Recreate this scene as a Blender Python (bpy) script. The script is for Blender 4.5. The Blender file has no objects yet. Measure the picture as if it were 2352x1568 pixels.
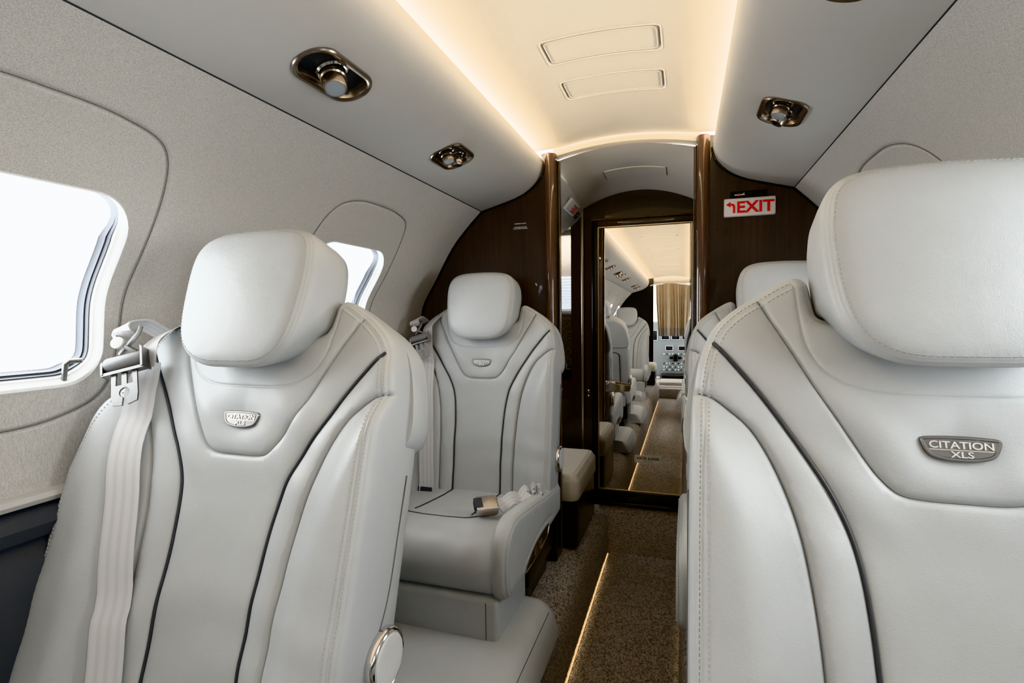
import bpy, bmesh, math, random
import numpy as np
from mathutils import Vector, Matrix
from mathutils.geometry import delaunay_2d_cdt
random.seed(7)
SC = bpy.context.scene
COL = SC.collection
pi = math.pi

# ------------------------------------------------------------------ materials
def new_mat(name):
    m = bpy.data.materials.new(name); m.use_nodes = True
    nt = m.node_tree; b = nt.nodes['Principled BSDF']
    return m, nt, b
def simple(name, col, rough=.5, metal=0., spec=.5, coat=0., emit=None, es=0.):
    m, nt, b = new_mat(name)
    b.inputs['Base Color'].default_value = (*col, 1)
    b.inputs['Roughness'].default_value = rough
    b.inputs['Metallic'].default_value = metal
    b.inputs['Specular IOR Level'].default_value = spec
    b.inputs['Coat Weight'].default_value = coat
    b.inputs['Coat Roughness'].default_value = .04
    if emit:
        b.inputs['Emission Color'].default_value = (*emit, 1); b.inputs['Emission Strength'].default_value = es
    return m
def coords(nt, scale=(1, 1, 1), kind='Object'):
    tc = nt.nodes.new('ShaderNodeTexCoord'); mp = nt.nodes.new('ShaderNodeMapping')
    mp.inputs['Scale'].default_value = scale
    nt.links.new(tc.outputs[kind], mp.inputs['Vector']); return mp.outputs['Vector']
def noise(nt, vec, scale, detail=4, rough=.6):
    n = nt.nodes.new('ShaderNodeTexNoise'); n.inputs['Scale'].default_value = scale
    n.inputs['Detail'].default_value = detail; n.inputs['Roughness'].default_value = rough
    nt.links.new(vec, n.inputs['Vector']); return n
def ramp(nt, fac, stops):
    r = nt.nodes.new('ShaderNodeValToRGB')
    els = r.color_ramp.elements
    while len(els) < len(stops): els.new(.5)
    for e, (p, c) in zip(els, stops): e.position = p; e.color = (*c, 1)
    nt.links.new(fac, r.inputs['Fac']); return r
def bump(nt, b, h, strength, dist):
    bp = nt.nodes.new('ShaderNodeBump'); bp.inputs['Strength'].default_value = strength
    bp.inputs['Distance'].default_value = dist
    nt.links.new(h, bp.inputs['Height']); nt.links.new(bp.outputs['Normal'], b.inputs['Normal'])

def leather(name, col, rough=.42, var=.05):
    m, nt, b = new_mat(name)
    v = coords(nt); n = noise(nt, v, 7, 3)
    lo = tuple(c*(1-var) for c in col); hi = tuple(min(1, c*(1+var*.5)) for c in col)
    r = ramp(nt, n.outputs['Fac'], [(.3, lo), (.7, hi)])
    nt.links.new(r.outputs['Color'], b.inputs['Base Color'])
    b.inputs['Roughness'].default_value = rough; b.inputs['Specular IOR Level'].default_value = .35
    vo = nt.nodes.new('ShaderNodeTexVoronoi'); vo.inputs['Scale'].default_value = 700
    nt.links.new(v, vo.inputs['Vector'])
    n2 = noise(nt, v, 22, 3)
    ad = nt.nodes.new('ShaderNodeMath'); ad.operation = 'MULTIPLY_ADD'; ad.inputs[1].default_value = 6
    nt.links.new(n2.outputs['Fac'], ad.inputs[0]); nt.links.new(vo.outputs['Distance'], ad.inputs[2])
    bump(nt, b, ad.outputs[0], .25, .0005)
    return m
def fabric(name, col, dark):
    m, nt, b = new_mat(name)
    v = coords(nt, (1, 1, .10)); n = noise(nt, v, 900, 3, .7)
    v2 = coords(nt, (1, 1, 3.5)); n2 = noise(nt, v2, 420, 2, .6)
    ad = nt.nodes.new('ShaderNodeMath'); ad.operation = 'ADD'
    nt.links.new(n.outputs['Fac'], ad.inputs[0]); nt.links.new(n2.outputs['Fac'], ad.inputs[1])
    hf = nt.nodes.new('ShaderNodeMath'); hf.operation = 'MULTIPLY'; hf.inputs[1].default_value = .5
    nt.links.new(ad.outputs[0], hf.inputs[0])
    r = ramp(nt, hf.outputs[0], [(.38, dark), (.56, col)])
    nt.links.new(r.outputs['Color'], b.inputs['Base Color'])
    b.inputs['Roughness'].default_value = .85; b.inputs['Specular IOR Level'].default_value = .2
    bump(nt, b, hf.outputs[0], .35, .001)
    return m
def carpet(name, stops):
    m, nt, b = new_mat(name)
    v = coords(nt, (1, .55, 1)); vo = nt.nodes.new('ShaderNodeTexVoronoi'); vo.inputs['Scale'].default_value = 250
    nt.links.new(v, vo.inputs['Vector'])
    n = noise(nt, v, 150, 3, .7)
    sep = nt.nodes.new('ShaderNodeSeparateColor'); nt.links.new(vo.outputs['Color'], sep.inputs[0])
    mx = nt.nodes.new('ShaderNodeMath'); mx.operation = 'MULTIPLY_ADD'; mx.inputs[1].default_value = .5
    nt.links.new(sep.outputs[0], mx.inputs[0])
    h2 = nt.nodes.new('ShaderNodeMath'); h2.operation = 'MULTIPLY'; h2.inputs[1].default_value = .5
    nt.links.new(n.outputs['Fac'], h2.inputs[0]); nt.links.new(h2.outputs[0], mx.inputs[2])
    r = ramp(nt, mx.outputs[0], stops)
    nt.links.new(r.outputs['Color'], b.inputs['Base Color'])
    b.inputs['Roughness'].default_value = .95; b.inputs['Specular IOR Level'].default_value = .1
    inv = nt.nodes.new('ShaderNodeMath'); inv.operation = 'SUBTRACT'; inv.inputs[0].default_value = 1
    nt.links.new(vo.outputs['Distance'], inv.inputs[1])
    bump(nt, b, inv.outputs[0], .9, .004)
    return m
def wood(name, a, c, coat=1., rough=.35):
    m, nt, b = new_mat(name)
    v = coords(nt, (38, 38, 1.2)); n = noise(nt, v, 4, 6, .65)
    v2 = coords(nt, (3, 3, .6)); n2 = noise(nt, v2, 2, 3)
    mx = nt.nodes.new('ShaderNodeMath'); mx.operation = 'MULTIPLY_ADD'; mx.inputs[1].default_value = .45
    nt.links.new(n2.outputs['Fac'], mx.inputs[0])
    h = nt.nodes.new('ShaderNodeMath'); h.operation = 'MULTIPLY'; h.inputs[1].default_value = .6
    nt.links.new(n.outputs['Fac'], h.inputs[0]); nt.links.new(h.outputs[0], mx.inputs[2])
    r = ramp(nt, mx.outputs[0], [(.36, a), (.68, c)])
    nt.links.new(r.outputs['Color'], b.inputs['Base Color'])
    b.inputs['Roughness'].default_value = rough; b.inputs['Specular IOR Level'].default_value = .3
    b.inputs['Coat Weight'].default_value = coat; b.inputs['Coat Roughness'].default_value = .03
    b.inputs['Coat IOR'].default_value = 1.45
    return m
def brushed(name, col, rough=.3, sc=(1, 1, 90)):
    m, nt, b = new_mat(name)
    v = coords(nt, sc); n = noise(nt, v, 60, 2)
    r = ramp(nt, n.outputs['Fac'], [(.3, tuple(c*.82 for c in col)), (.7, col)])
    nt.links.new(r.outputs['Color'], b.inputs['Base Color'])
    b.inputs['Metallic'].default_value = 1; b.inputs['Roughness'].default_value = rough
    return m
def webbing(name, col, dark):
    m, nt, b = new_mat(name)
    tc = nt.nodes.new('ShaderNodeTexCoord'); mp = nt.nodes.new('ShaderNodeMapping')
    mp.inputs['Scale'].default_value = (1.15, 220, 1)
    nt.links.new(tc.outputs['UV'], mp.inputs['Vector'])
    w = nt.nodes.new('ShaderNodeTexWave'); w.bands_direction = 'X'; w.inputs['Scale'].default_value = 1.0
    w.inputs['Distortion'].default_value = .3
    nt.links.new(mp.outputs['Vector'], w.inputs['Vector'])
    r = ramp(nt, w.outputs['Fac'], [(.2, dark), (.6, col)])
    nt.links.new(r.outputs['Color'], b.inputs['Base Color'])
    b.inputs['Roughness'].default_value = .4; b.inputs['Specular IOR Level'].default_value = .5
    b.inputs['Sheen Weight'].default_value = .3
    wv = nt.nodes.new('ShaderNodeTexWave'); wv.bands_direction = 'Y'; wv.inputs['Scale'].default_value = 1.0
    nt.links.new(mp.outputs['Vector'], wv.inputs['Vector'])
    bump(nt, b, wv.outputs['Fac'], .3, .0006)
    return m

M = {}
M['leather'] = leather('ivory_leather', (.505, .52, .525))
M['beige_leather'] = leather('beige_leather', (.64, .59, .51))
M['stitch'] = simple('stitch_thread', (.42, .415, .40), .8)
M['seamdark'] = simple('dark_seam_and_shade_line', (.16, .155, .145), .9)  # dark joints; also the painted-in shade of the backrest seams
M['piping'] = simple('charcoal_piping', (.055, .060, .070), .5)
M['charcoal'] = leather('charcoal_leather', (.060, .066, .078), .45, .12)
M['wall'] = fabric('oatmeal_wall_fabric', (.66, .64, .61), (.43, .418, .397))
M['panel'] = leather('greige_headliner', (.575, .555, .525), .6, .02)
M['ceil'] = leather('cream_headliner', (.72, .68, .61), .7, .02)
M['vest'] = leather('grey_headliner', (.66, .62, .56), .65, .02)
M['carpet'] = carpet('brown_loop_carpet', [(.16, (.062, .057, .053)), (.42, (.36, .332, .306)), (.80, (.62, .585, .555))])
M['wood'] = wood('dark_walnut_gloss', (.012, .0075, .0062), (.048, .029, .023))
M['postwood'] = wood('brown_post_gloss', (.03, .015, .009), (.12, .062, .036))
M['darkwood'] = wood('black_brown_gloss', (.006, .0032, .0025), (.022, .011, .008))
M['black'] = simple('black_gloss', (.004, .0038, .004), .3, 0, .2, .25)
M['nickel'] = brushed('brushed_bronze_nickel', (.42, .36, .31), .24)
M['badge'] = brushed('badge_silver', (.30, .285, .272), .3, (1, 1, 60))
M['buckle'] = brushed('buckle_silver', (.66, .62, .58), .3, (1, 1, 60))
M['letters'] = simple('raised_bright_letters', (.80, .78, .75), .3, .55)
M['chrome'] = simple('polished_chrome', (.72, .70, .68), .12, 1)
M['gold'] = brushed('champagne_gold', (.70, .60, .47), .32, (90, 1, 1))
M['white'] = simple('white_plastic', (.78, .78, .77), .35)
M['cream'] = simple('cream_plastic', (.70, .64, .54), .4)
M['gasket'] = simple('grey_window_gasket', (.062, .070, .088), .45)
M['rubber'] = simple('black_plate', (.032, .034, .039), .5)
M['lens'] = simple('frosted_lens', (.36, .40, .42), .12, 0, .6, .5)
M['mirror'] = simple('tinted_mirror', (.86, .83, .79), 0., 1)
M['red'] = simple('sign_red', (.62, .006, .008), .5)
M['signface'] = simple('sign_white', (.78, .70, .67), .35)
M['whitetext'] = simple('white_print', (.8, .8, .8), .5)
M['blacktext'] = simple('black_print', (.01, .01, .01), .6)
M['belt'] = webbing('silver_webbing', (.64, .63, .63), (.575, .57, .575))
M['roller'] = simple('grey_belt_roller', (.22, .22, .225), .45)
M['placard'] = simple('placard_silver', (.82, .78, .68), .5)
M['steel'] = brushed('belt_steel', (.30, .295, .29), .35, (1, 1, 50))
M['curtain'] = leather('tan_curtain', (.56, .46, .33), .8, .1)
M['sheer'] = simple('grey_curtain_hem', (.42, .38, .34), .8)
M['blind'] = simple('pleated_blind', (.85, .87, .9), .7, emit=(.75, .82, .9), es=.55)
M['weave'] = carpet('woven_panel', [(.18, (.06, .05, .045)), (.45, (.30, .26, .22)), (.75, (.62, .56, .48))])
M['avionics'] = simple('avionics_grey', (.22, .25, .26), .4)
M['screen'] = simple('display_black', (.015, .018, .022), .15, 0, .5, 1)
def emitmat(name, col, s):
    m = bpy.data.materials.new(name); m.use_nodes = True; nt = m.node_tree; nt.nodes.clear()
    o = nt.nodes.new('ShaderNodeOutputMaterial'); e = nt.nodes.new('ShaderNodeEmission')
    e.inputs[0].default_value = (*col, 1); e.inputs[1].default_value = s
    nt.links.new(e.outputs[0], o.inputs[0]); return m
M['led_dim'] = emitmat('dim_led', (1, .62, .27), .22)
M['led'] = emitmat('warm_led', (1, .62, .27), 1.5)
def glassmat():
    m = bpy.data.materials.new('window_acrylic'); m.use_nodes = True; nt = m.node_tree; nt.nodes.clear()
    o = nt.nodes.new('ShaderNodeOutputMaterial'); t = nt.nodes.new('ShaderNodeBsdfTransparent')
    g = nt.nodes.new('ShaderNodeBsdfGlossy'); g.inputs['Roughness'].default_value = .02
    t.inputs[0].default_value = (.97, .98, .98, 1)
    mx = nt.nodes.new('ShaderNodeMixShader'); mx.inputs[0].default_value = .05
    nt.links.new(t.outputs[0], mx.inputs[1]); nt.links.new(g.outputs[0], mx.inputs[2])
    nt.links.new(mx.outputs[0], o.inputs[0]); return m
M['glass'] = glassmat()

# ------------------------------------------------------------------ mesh tools
class MB:
    def __init__(s): s.v = []; s.f = []; s.mi = []; s.mats = []; s.uv = {}
    def slot(s, m):
        if m not in s.mats: s.mats.append(m)
        return s.mats.index(m)
    def add(s, vs, fs, mat, uvs=None):
        o = len(s.v); k = s.slot(mat)
        s.v += [tuple(map(float, p)) for p in vs]
        for f in fs:
            if uvs is not None: s.uv[len(s.f)] = [uvs[i] for i in f]
            s.f.append(tuple(o+i for i in f)); s.mi.append(k)
        return s
    def xform(s, mtx, start=0):
        for i in range(start, len(s.v)): s.v[i] = tuple(mtx @ Vector(s.v[i]))
        return s
    def obj(s, name, parent=None, smooth=True, angle=40, loc=None, rot=None):
        me = bpy.data.meshes.new(name); me.from_pydata(s.v, [], s.f)
        for m in s.mats: me.materials.append(M[m])
        me.polygons.foreach_set('material_index', s.mi)
        if s.uv:
            ul = me.uv_layers.new(name='UVMap')
            for p in me.polygons:
                u = s.uv.get(p.index)
                if u:
                    for li, c in zip(p.loop_indices, u): ul.data[li].uv = c
        bm = bmesh.new(); bm.from_mesh(me)
        bmesh.ops.recalc_face_normals(bm, faces=bm.faces[:]) if s.__dict__.get('recalc', True) else None
        bm.to_mesh(me); bm.free()
        if smooth:
            me.polygons.foreach_set('use_smooth', [True]*len(me.polygons))
            try: me.set_sharp_from_angle(angle=math.radians(angle))
            except Exception: pass
        me.update()
        o = bpy.data.objects.new(name, me); COL.objects.link(o)
        if parent: o.parent = parent
        if loc: o.location = loc
        if rot: o.rotation_euler = rot
        return o

def tag(o, label=None, cat=None, group=None, kind=None):
    if label: o['label'] = label
    if cat: o['category'] = cat
    if group: o['group'] = group
    if kind: o['kind'] = kind
    return o
def empty(name, loc=(0, 0, 0), mtx=None, parent=None):
    o = bpy.data.objects.new(name, None); COL.objects.link(o); o.empty_display_size = .05
    if mtx is not None: o.matrix_world = mtx
    else: o.location = loc
    if parent: o.parent = parent
    return o
def copy_tree(o, parent=None):
    c = o.copy(); COL.objects.link(c)
    if parent: c.parent = parent; c.matrix_parent_inverse = o.matrix_parent_inverse.copy()
    for ch in list(o.children): copy_tree(ch, c)
    return c

def box(mb, x0, x1, y0, y1, z0, z1, mat, r=0., seg=3):
    bm = bmesh.new(); bmesh.ops.create_cube(bm, size=1)
    for v in bm.verts:
        v.co = Vector(((x0+x1)/2+v.co.x*(x1-x0), (y0+y1)/2+v.co.y*(y1-y0), (z0+z1)/2+v.co.z*(z1-z0)))
    if r > 0: bmesh.ops.bevel(bm, geom=bm.edges[:], offset=r, segments=seg, profile=.5, affect='EDGES')
    bm.verts.ensure_lookup_table()
    mb.add([v.co[:] for v in bm.verts], [[v.index for v in f.verts] for f in bm.faces], mat); bm.free(); return mb
def lathe(mb, prof, mat, n=32, mtx=None, cap0=True, cap1=True):
    vs = []; fs = []
    for r, z in prof:
        for i in range(n): a = 2*pi*i/n; vs.append((r*math.cos(a), r*math.sin(a), z))
    for k in range(len(prof)-1):
        for i in range(n): j = (i+1) % n; fs.append((k*n+i, k*n+j, (k+1)*n+j, (k+1)*n+i))
    if cap0: fs.append(tuple(range(n))[::-1])
    if cap1: fs.append(tuple(range((len(prof)-1)*n, len(prof)*n)))
    if mtx is not None: vs = [tuple(mtx @ Vector(v)) for v in vs]
    mb.add(vs, fs, mat); return mb
def tube(mb, pts, r, mat, n=8, closed=False, flat=None):
    pts = [Vector(p) for p in pts]; N = len(pts); vs = []; fs = []
    ref = Vector((0, 0, 1)); up = None
    for i, p in enumerate(pts):
        a = pts[(i-1) % N] if (closed or i > 0) else p; b = pts[(i+1) % N] if (closed or i < N-1) else p
        t = (b-a)
        t = t.normalized() if t.length > 1e-9 else Vector((0, 0, 1))
        if up is None:
            up = t.orthogonal().normalized()
        up = (up - t*up.dot(t)).normalized(); sd = t.cross(up)
        rr = r[i] if isinstance(r, (list, tuple)) else r
        for k in range(n):
            q = 2*pi*k/n; vs.append(p+up*math.cos(q)*rr+sd*math.sin(q)*rr)
    for i in range(N if closed else N-1):
        j = (i+1) % N
        for k in range(n): l = (k+1) % n; fs.append((i*n+k, i*n+l, j*n+l, j*n+k))
    if not closed: fs.append(tuple(range(n))[::-1]); fs.append(tuple(range((N-1)*n, N*n)))
    mb.add(vs, fs, mat); return mb
def prism(mb, poly, z0, z1, mat, mtx=None):
    n = len(poly); vs = [(x, y, z0) for x, y in poly]+[(x, y, z1) for x, y in poly]
    fs = [tuple(range(n))[::-1], tuple(range(n, 2*n))]+[(i, (i+1) % n, n+(i+1) % n, n+i) for i in range(n)]
    if mtx is not None: vs = [tuple(mtx @ Vector(v)) for v in vs]
    mb.add(vs, fs, mat); return mb
def ring_sweep(mb, outline, prof, mat, mtx=None, closed_prof=False):
    """sweep a (outset, height) profile round a closed 2D outline"""
    P = np.array(outline); Nn = outward(P); n = len(P); vs = []; fs = []
    for d, h in prof:
        for i in range(n): q = P[i]+Nn[i]*d; vs.append((q[0], q[1], h))
    K = len(prof)
    for k in range(K if closed_prof else K-1):
        l = (k+1) % K
        for i in range(n): j = (i+1) % n; fs.append((k*n+i, k*n+j, l*n+j, l*n+i))
    if mtx is not None: vs = [tuple(mtx @ Vector(v)) for v in vs]
    mb.add(vs, fs, mat); return mb
def outward(P):
    d = np.roll(P, -1, 0)-np.roll(P, 1, 0); d /= np.maximum(np.linalg.norm(d, axis=1, keepdims=True), 1e-9)
    n = np.stack([d[:, 1], -d[:, 0]], 1)
    A = .5*np.sum(P[:, 0]*np.roll(P[:, 1], -1)-np.roll(P[:, 0], -1)*P[:, 1])
    return n if A > 0 else -n
def catmull(pts, step, closed=False):
    P = [np.array(p, float) for p in pts]; out = []; n = len(P)
    for i in range(n if closed else n-1):
        p0 = P[(i-1) % n] if (closed or i > 0) else 2*P[0]-P[1]
        p1 = P[i]; p2 = P[(i+1) % n]
        p3 = P[(i+2) % n] if (closed or i < n-2) else 2*P[-1]-P[-2]
        k = max(1, int(np.linalg.norm(p2-p1)/step+.5))
        for s in range(k):
            t = s/k
            out.append(.5*((2*p1)+(-p0+p2)*t+(2*p0-5*p1+4*p2-p3)*t*t+(-p0+3*p1-3*p2+p3)*t**3))
    if not closed: out.append(P[-1])
    return np.array(out)
def resample(P, step, closed=False):
    P = np.array(P, float)
    if closed: P = np.vstack([P, P[:1]])
    d = np.r_[0, np.cumsum(np.linalg.norm(np.diff(P, axis=0), axis=1))]
    n = max(2, int(d[-1]/step+.5)); s = np.linspace(0, d[-1], n+1)
    Q = np.stack([np.interp(s, d, P[:, k]) for k in range(P.shape[1])], 1)
    return Q[:-1] if closed else Q
def rrect(hx, hy, r, n=8, cx=0, cy=0):
    out = []
    for sx, sy, a0 in ((1, 1, 0), (-1, 1, 90), (-1, -1, 180), (1, -1, 270)):
        for i in range(n+1):
            a = math.radians(a0+90*i/n); out.append((cx+sx*(hx-r)+r*math.cos(a), cy+sy*(hy-r)+r*math.sin(a)))
    return out
def dist_poly(Q, P, closed):
    """distance from points Q (n,2) to polyline P"""
    A = P if closed else P[:-1]; B = np.roll(P, -1, 0) if closed else P[1:]
    out = np.full(len(Q), 1e9)
    for s in range(0, len(Q), 2000):
        q = Q[s:s+2000][:, None, :]; ab = (B-A)[None]; L = np.maximum((ab**2).sum(-1), 1e-12)
        t = np.clip(((q-A[None])*ab).sum(-1)/L, 0, 1)
        d = np.sqrt(((A[None]+ab*t[..., None]-q)**2).sum(-1)).min(1); out[s:s+2000] = d
    return out
def inside(Q, P):
    x, y = Q[:, 0], Q[:, 1]; c = np.zeros(len(Q), bool); n = len(P)
    for i in range(n):
        x1, y1 = P[i]; x2, y2 = P[(i+1) % n]
        if y1 == y2: continue
        m = (y1 > y) != (y2 > y)
        c ^= m & (x < (x2-x1)*(y-y1)/(y2-y1)+x1)
    return c

class Sheet:
    """upholstered surface: 2D outline, seams pressed into it, height function"""
    def __init__(s, outline, base, seams=(), holes=(), spacing=.012, edge_step=None):
        es = edge_step or spacing*.6
        s.out = resample(outline, es, True); s.holes = [resample(h, es, True) for h in holes]
        s.base = base; s.seams = [(np.array(p, float), dp, hw, cl) for p, dp, hw, cl in seams]
        pts = [s.out]; edges = []; o = 0
        def loop(P): 
            nonlocal o
            n = len(P); edges.extend((o+i, o+(i+1) % n) for i in range(n)); o += n
        loop(s.out)
        for h in s.holes: pts.append(h); loop(h)
        fixed = np.vstack(pts)
        # points along seams
        sp = []
        for P, dp, hw, cl in s.seams:
            if len(P) < 2: continue
            d = np.gradient(P, axis=0); d /= np.maximum(np.linalg.norm(d, axis=1, keepdims=True), 1e-9)
            nn = np.stack([-d[:, 1], d[:, 0]], 1)
            for k in ((0, -1, 1, -2.2, 2.2) if spacing < .02 else (0, -1, 1, -2.2, 2.2, -3.2, 3.2, -5, 5)): sp.append(P+nn*hw*k)
        def ok(Q, tol, ref):
            m = inside(Q, s.out)
            for h in s.holes: m &= ~inside(Q, h)
            Q = Q[m]
            if len(Q) == 0: return Q
            m = dist_poly(Q, s.out, True) > tol
            for h in s.holes: m &= dist_poly(Q, h, True) > tol
            return Q[m]
        seampts = np.zeros((0, 2))
        if sp:
            seampts = ok(np.vstack(sp), .0008, None)
        x0, y0 = s.out.min(0); x1, y1 = s.out.max(0)
        xs = np.arange(x0, x1, spacing); ys = np.arange(y0, y1, spacing*.87)
        G = np.array([(x+(spacing/2 if j % 2 else 0), y) for j, y in enumerate(ys) for x in xs])
        G = ok(G, spacing*.35, None)
        for P, dp, hw, cl in s.seams:
            if len(G): G = G[dist_poly(G, P, cl) > hw*(3.2 if spacing < .02 else 6.5)]
        allp = np.vstack([fixed, seampts, G])
        V, E_, F, ov, oe, of = delaunay_2d_cdt([Vector(p) for p in allp], edges, [], 0, 1e-6)
        V = np.array([tuple(v) for v in V]); F = [tuple(f) for f in F]
        C = np.array([V[list(f)].mean(0) for f in F]); m = inside(C, s.out)
        for h in s.holes: m &= ~inside(C, h)
        s.F = [f for f, k in zip(F, m) if k]; s.V = V
        idx = {}
        for i, l in enumerate(ov):
            for q in l: idx[q] = i
        s.rim = [idx[i] for i in range(len(s.out))]
        s.H = s.h(V)
    def h(s, Q):
        Q = np.asarray(Q, float); w = s.base(Q[:, 0], Q[:, 1], dist_poly(Q, s.out, True))
        for P, dp, hw, cl in s.seams:
            d = dist_poly(Q, P, cl); w = w-dp*np.clip(1-d/(hw*2.2), 0, 1)**1.6
        return w
    def emit(s, mb, mat, mp, rim=None, cap=True, rimmat=None):
        """mp(u,v,w)->xyz ; rim list of (outset, dw)"""
        vs = [mp(*p, w) for p, w in zip(s.V, s.H)]; fs = list(s.F)
        mb.add(vs, fs, mat)
        if rim:
            P = s.out; N = outward(P); n = len(P); w0 = s.H[s.rim]
            rv = [mp(P[i][0], P[i][1], w0[i]) for i in range(n)]
            for d, dw in rim:
                for i in range(n):
                    q = P[i]+N[i]*d
                    ww = w0[i]+dw if not isinstance(dw, str) else float(dw)
                    rv.append(mp(q[0], q[1], ww))
            rf = []
            for k in range(len(rim)):
                for i in range(n): j = (i+1) % n; rf.append((k*n+i, k*n+j, (k+1)*n+j, (k+1)*n+i))
            if cap:
                L = len(rim)*n
                q2 = [Vector((P+N*rim[-1][0])[i]) for i in range(n)]
                V2, _, F2, ov, _, _ = delaunay_2d_cdt(q2, [(i, (i+1) % n) for i in range(n)], [], 1, 1e-6)
                mpi = {i: (l[0] if l else None) for i, l in enumerate(ov)}
                for f in F2:
                    if all(mpi[i] is not None for i in f): rf.append(tuple(L+mpi[i] for i in f))
            mb.add(rv, rf, rimmat or mat)
        return mb
    def stitches(s, mb, P, mp, mat='stitch', pitch=.0060, ln=.0036, r=.0008):
        P = resample(P, pitch); H = s.h(P)
        for i in range(len(P)-1):
            a, b = P[i], P[i+1]; c = (a+b)/2; t = (b-a)/max(np.linalg.norm(b-a), 1e-9); nn = np.array([-t[1], t[0]])
            w = (H[i]+H[i+1])/2; vs = []
            for st in (-.5, .5):
                for k, (sn, sw) in enumerate(((-1, -.4), (0, 1), (1, -.4))):
                    q = c+t*ln*st+nn*r*sn; vs.append(mp(q[0], q[1], w+sw*r))
            mb.add(vs, [(0, 1, 4, 3), (1, 2, 5, 4), (0, 2, 1), (3, 4, 5), (0, 3, 5, 2)], mat)
def mirror_poly(P): 
    Q = np.array(P, float).copy(); Q[:, 0] *= -1; return Q
def sstep(x): x = np.clip(x, 0, 1); return x*x*(3-2*x)
def text_mesh(s, size_w, mat, extrude=.0008, font_bold=.0, height=None):
    """returns mesh object data centred on origin in XY plane with given width"""
    cu = bpy.data.curves.new('txt', 'FONT'); cu.body = s; cu.align_x = 'CENTER'; cu.align_y = 'CENTER'
    cu.extrude = .01; cu.offset = font_bold; cu.resolution_u = 4
    o = bpy.data.objects.new('txt', cu); COL.objects.link(o)
    dg = bpy.context.evaluated_depsgraph_get(); dg.update()
    me = bpy.data.meshes.new_from_object(o.evaluated_get(dg))
    bpy.data.objects.remove(o); bpy.data.curves.remove(cu)
    co = np.array([v.co[:] for v in me.vertices]); lo, hi = co.min(0), co.max(0)
    k = size_w/(hi[0]-lo[0]); ky = k if height is None else height/(hi[1]-lo[1])
    c = (lo+hi)/2
    vs = [((p[0]-c[0])*k, (p[1]-c[1])*ky, (p[2]-lo[2])/(hi[2]-lo[2])*extrude) for p in co]
    fs = [tuple(p.vertices) for p in me.polygons]; bpy.data.meshes.remove(me)
    return vs, fs

# ------------------------------------------------------------------ camera
f_px = 1205.
def _pose():
    d1 = np.array([396, -62, f_px]); d1 = d1/np.linalg.norm(d1)
    d2 = np.array([3666, -12, -f_px]); d2 = d2-d1*(d1@d2); d2 /= np.linalg.norm(d2)
    d3 = np.cross(d2, d1)
    if d3[1] > 0: d3 = -d3
    r = math.radians(.45)
    return d2*math.cos(r)-d3*math.sin(r), d1, d3*math.cos(r)+d2*math.sin(r)
d2, d1, d3 = _pose()
cam = bpy.data.cameras.new('camera'); cam.sensor_width = 36; cam.sensor_fit = 'HORIZONTAL'
cam.lens = f_px/2352*36; cam.clip_start = .02; cam.clip_end = 100
co = bpy.data.objects.new('camera', cam); COL.objects.link(co)
R = Matrix(((d2[0], -d2[1], -d2[2]), (d1[0], -d1[1], -d1[2]), (d3[0], -d3[1], -d3[2])))
co.matrix_world = Matrix.Translation((.21, 0, .92)) @ R.to_4x4()
SC.camera = co

# ------------------------------------------------------------------ the shell
YF, YB, YD = -3.1, 1.95, 2.56          # forward bulkhead, aft bulkhead, lavatory door wall
XPROF = [(.10, .70), (.30, .80), (.45, .825), (.62, .832), (.80, .832), (.90, .825), (.971, .812), (1.059, .76), (1.196, .678), (1.28, .605), (1.333, .551)]
_xz = catmull(XPROF, .02)
def wallx(z): return float(np.interp(z, _xz[:, 0], _xz[:, 1]))
WINY = [.52+.84*k for k in (1, 0, -1, -2, -3, -4)]
WC, WHY, WHZ = .968, .1785, .167        # window centre height, half width, half height
def win_outline(grow=0., n=10): return rrect(WHY+grow, WHZ+grow, .072+grow, n)
def lean(y, z):                        # windows lean a little with the frame line
    return y
def panel_outline(cy):
    pts = [(cy-.205, .86), (cy-.213, 1.02), (cy-.205, 1.135), (cy-.17, 1.213), (cy-.10, 1.242), (cy, 1.247), (cy+.10, 1.243), (cy+.182, 1.222),
           (cy+.213, 1.155), (cy+.213, 1.02), (cy+.2, .86), (cy+.17, .785), (cy+.09, .75), (cy, .742), (cy-.09, .75), (cy-.17, .785)]
    return catmull(pts, .006, True)
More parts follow.
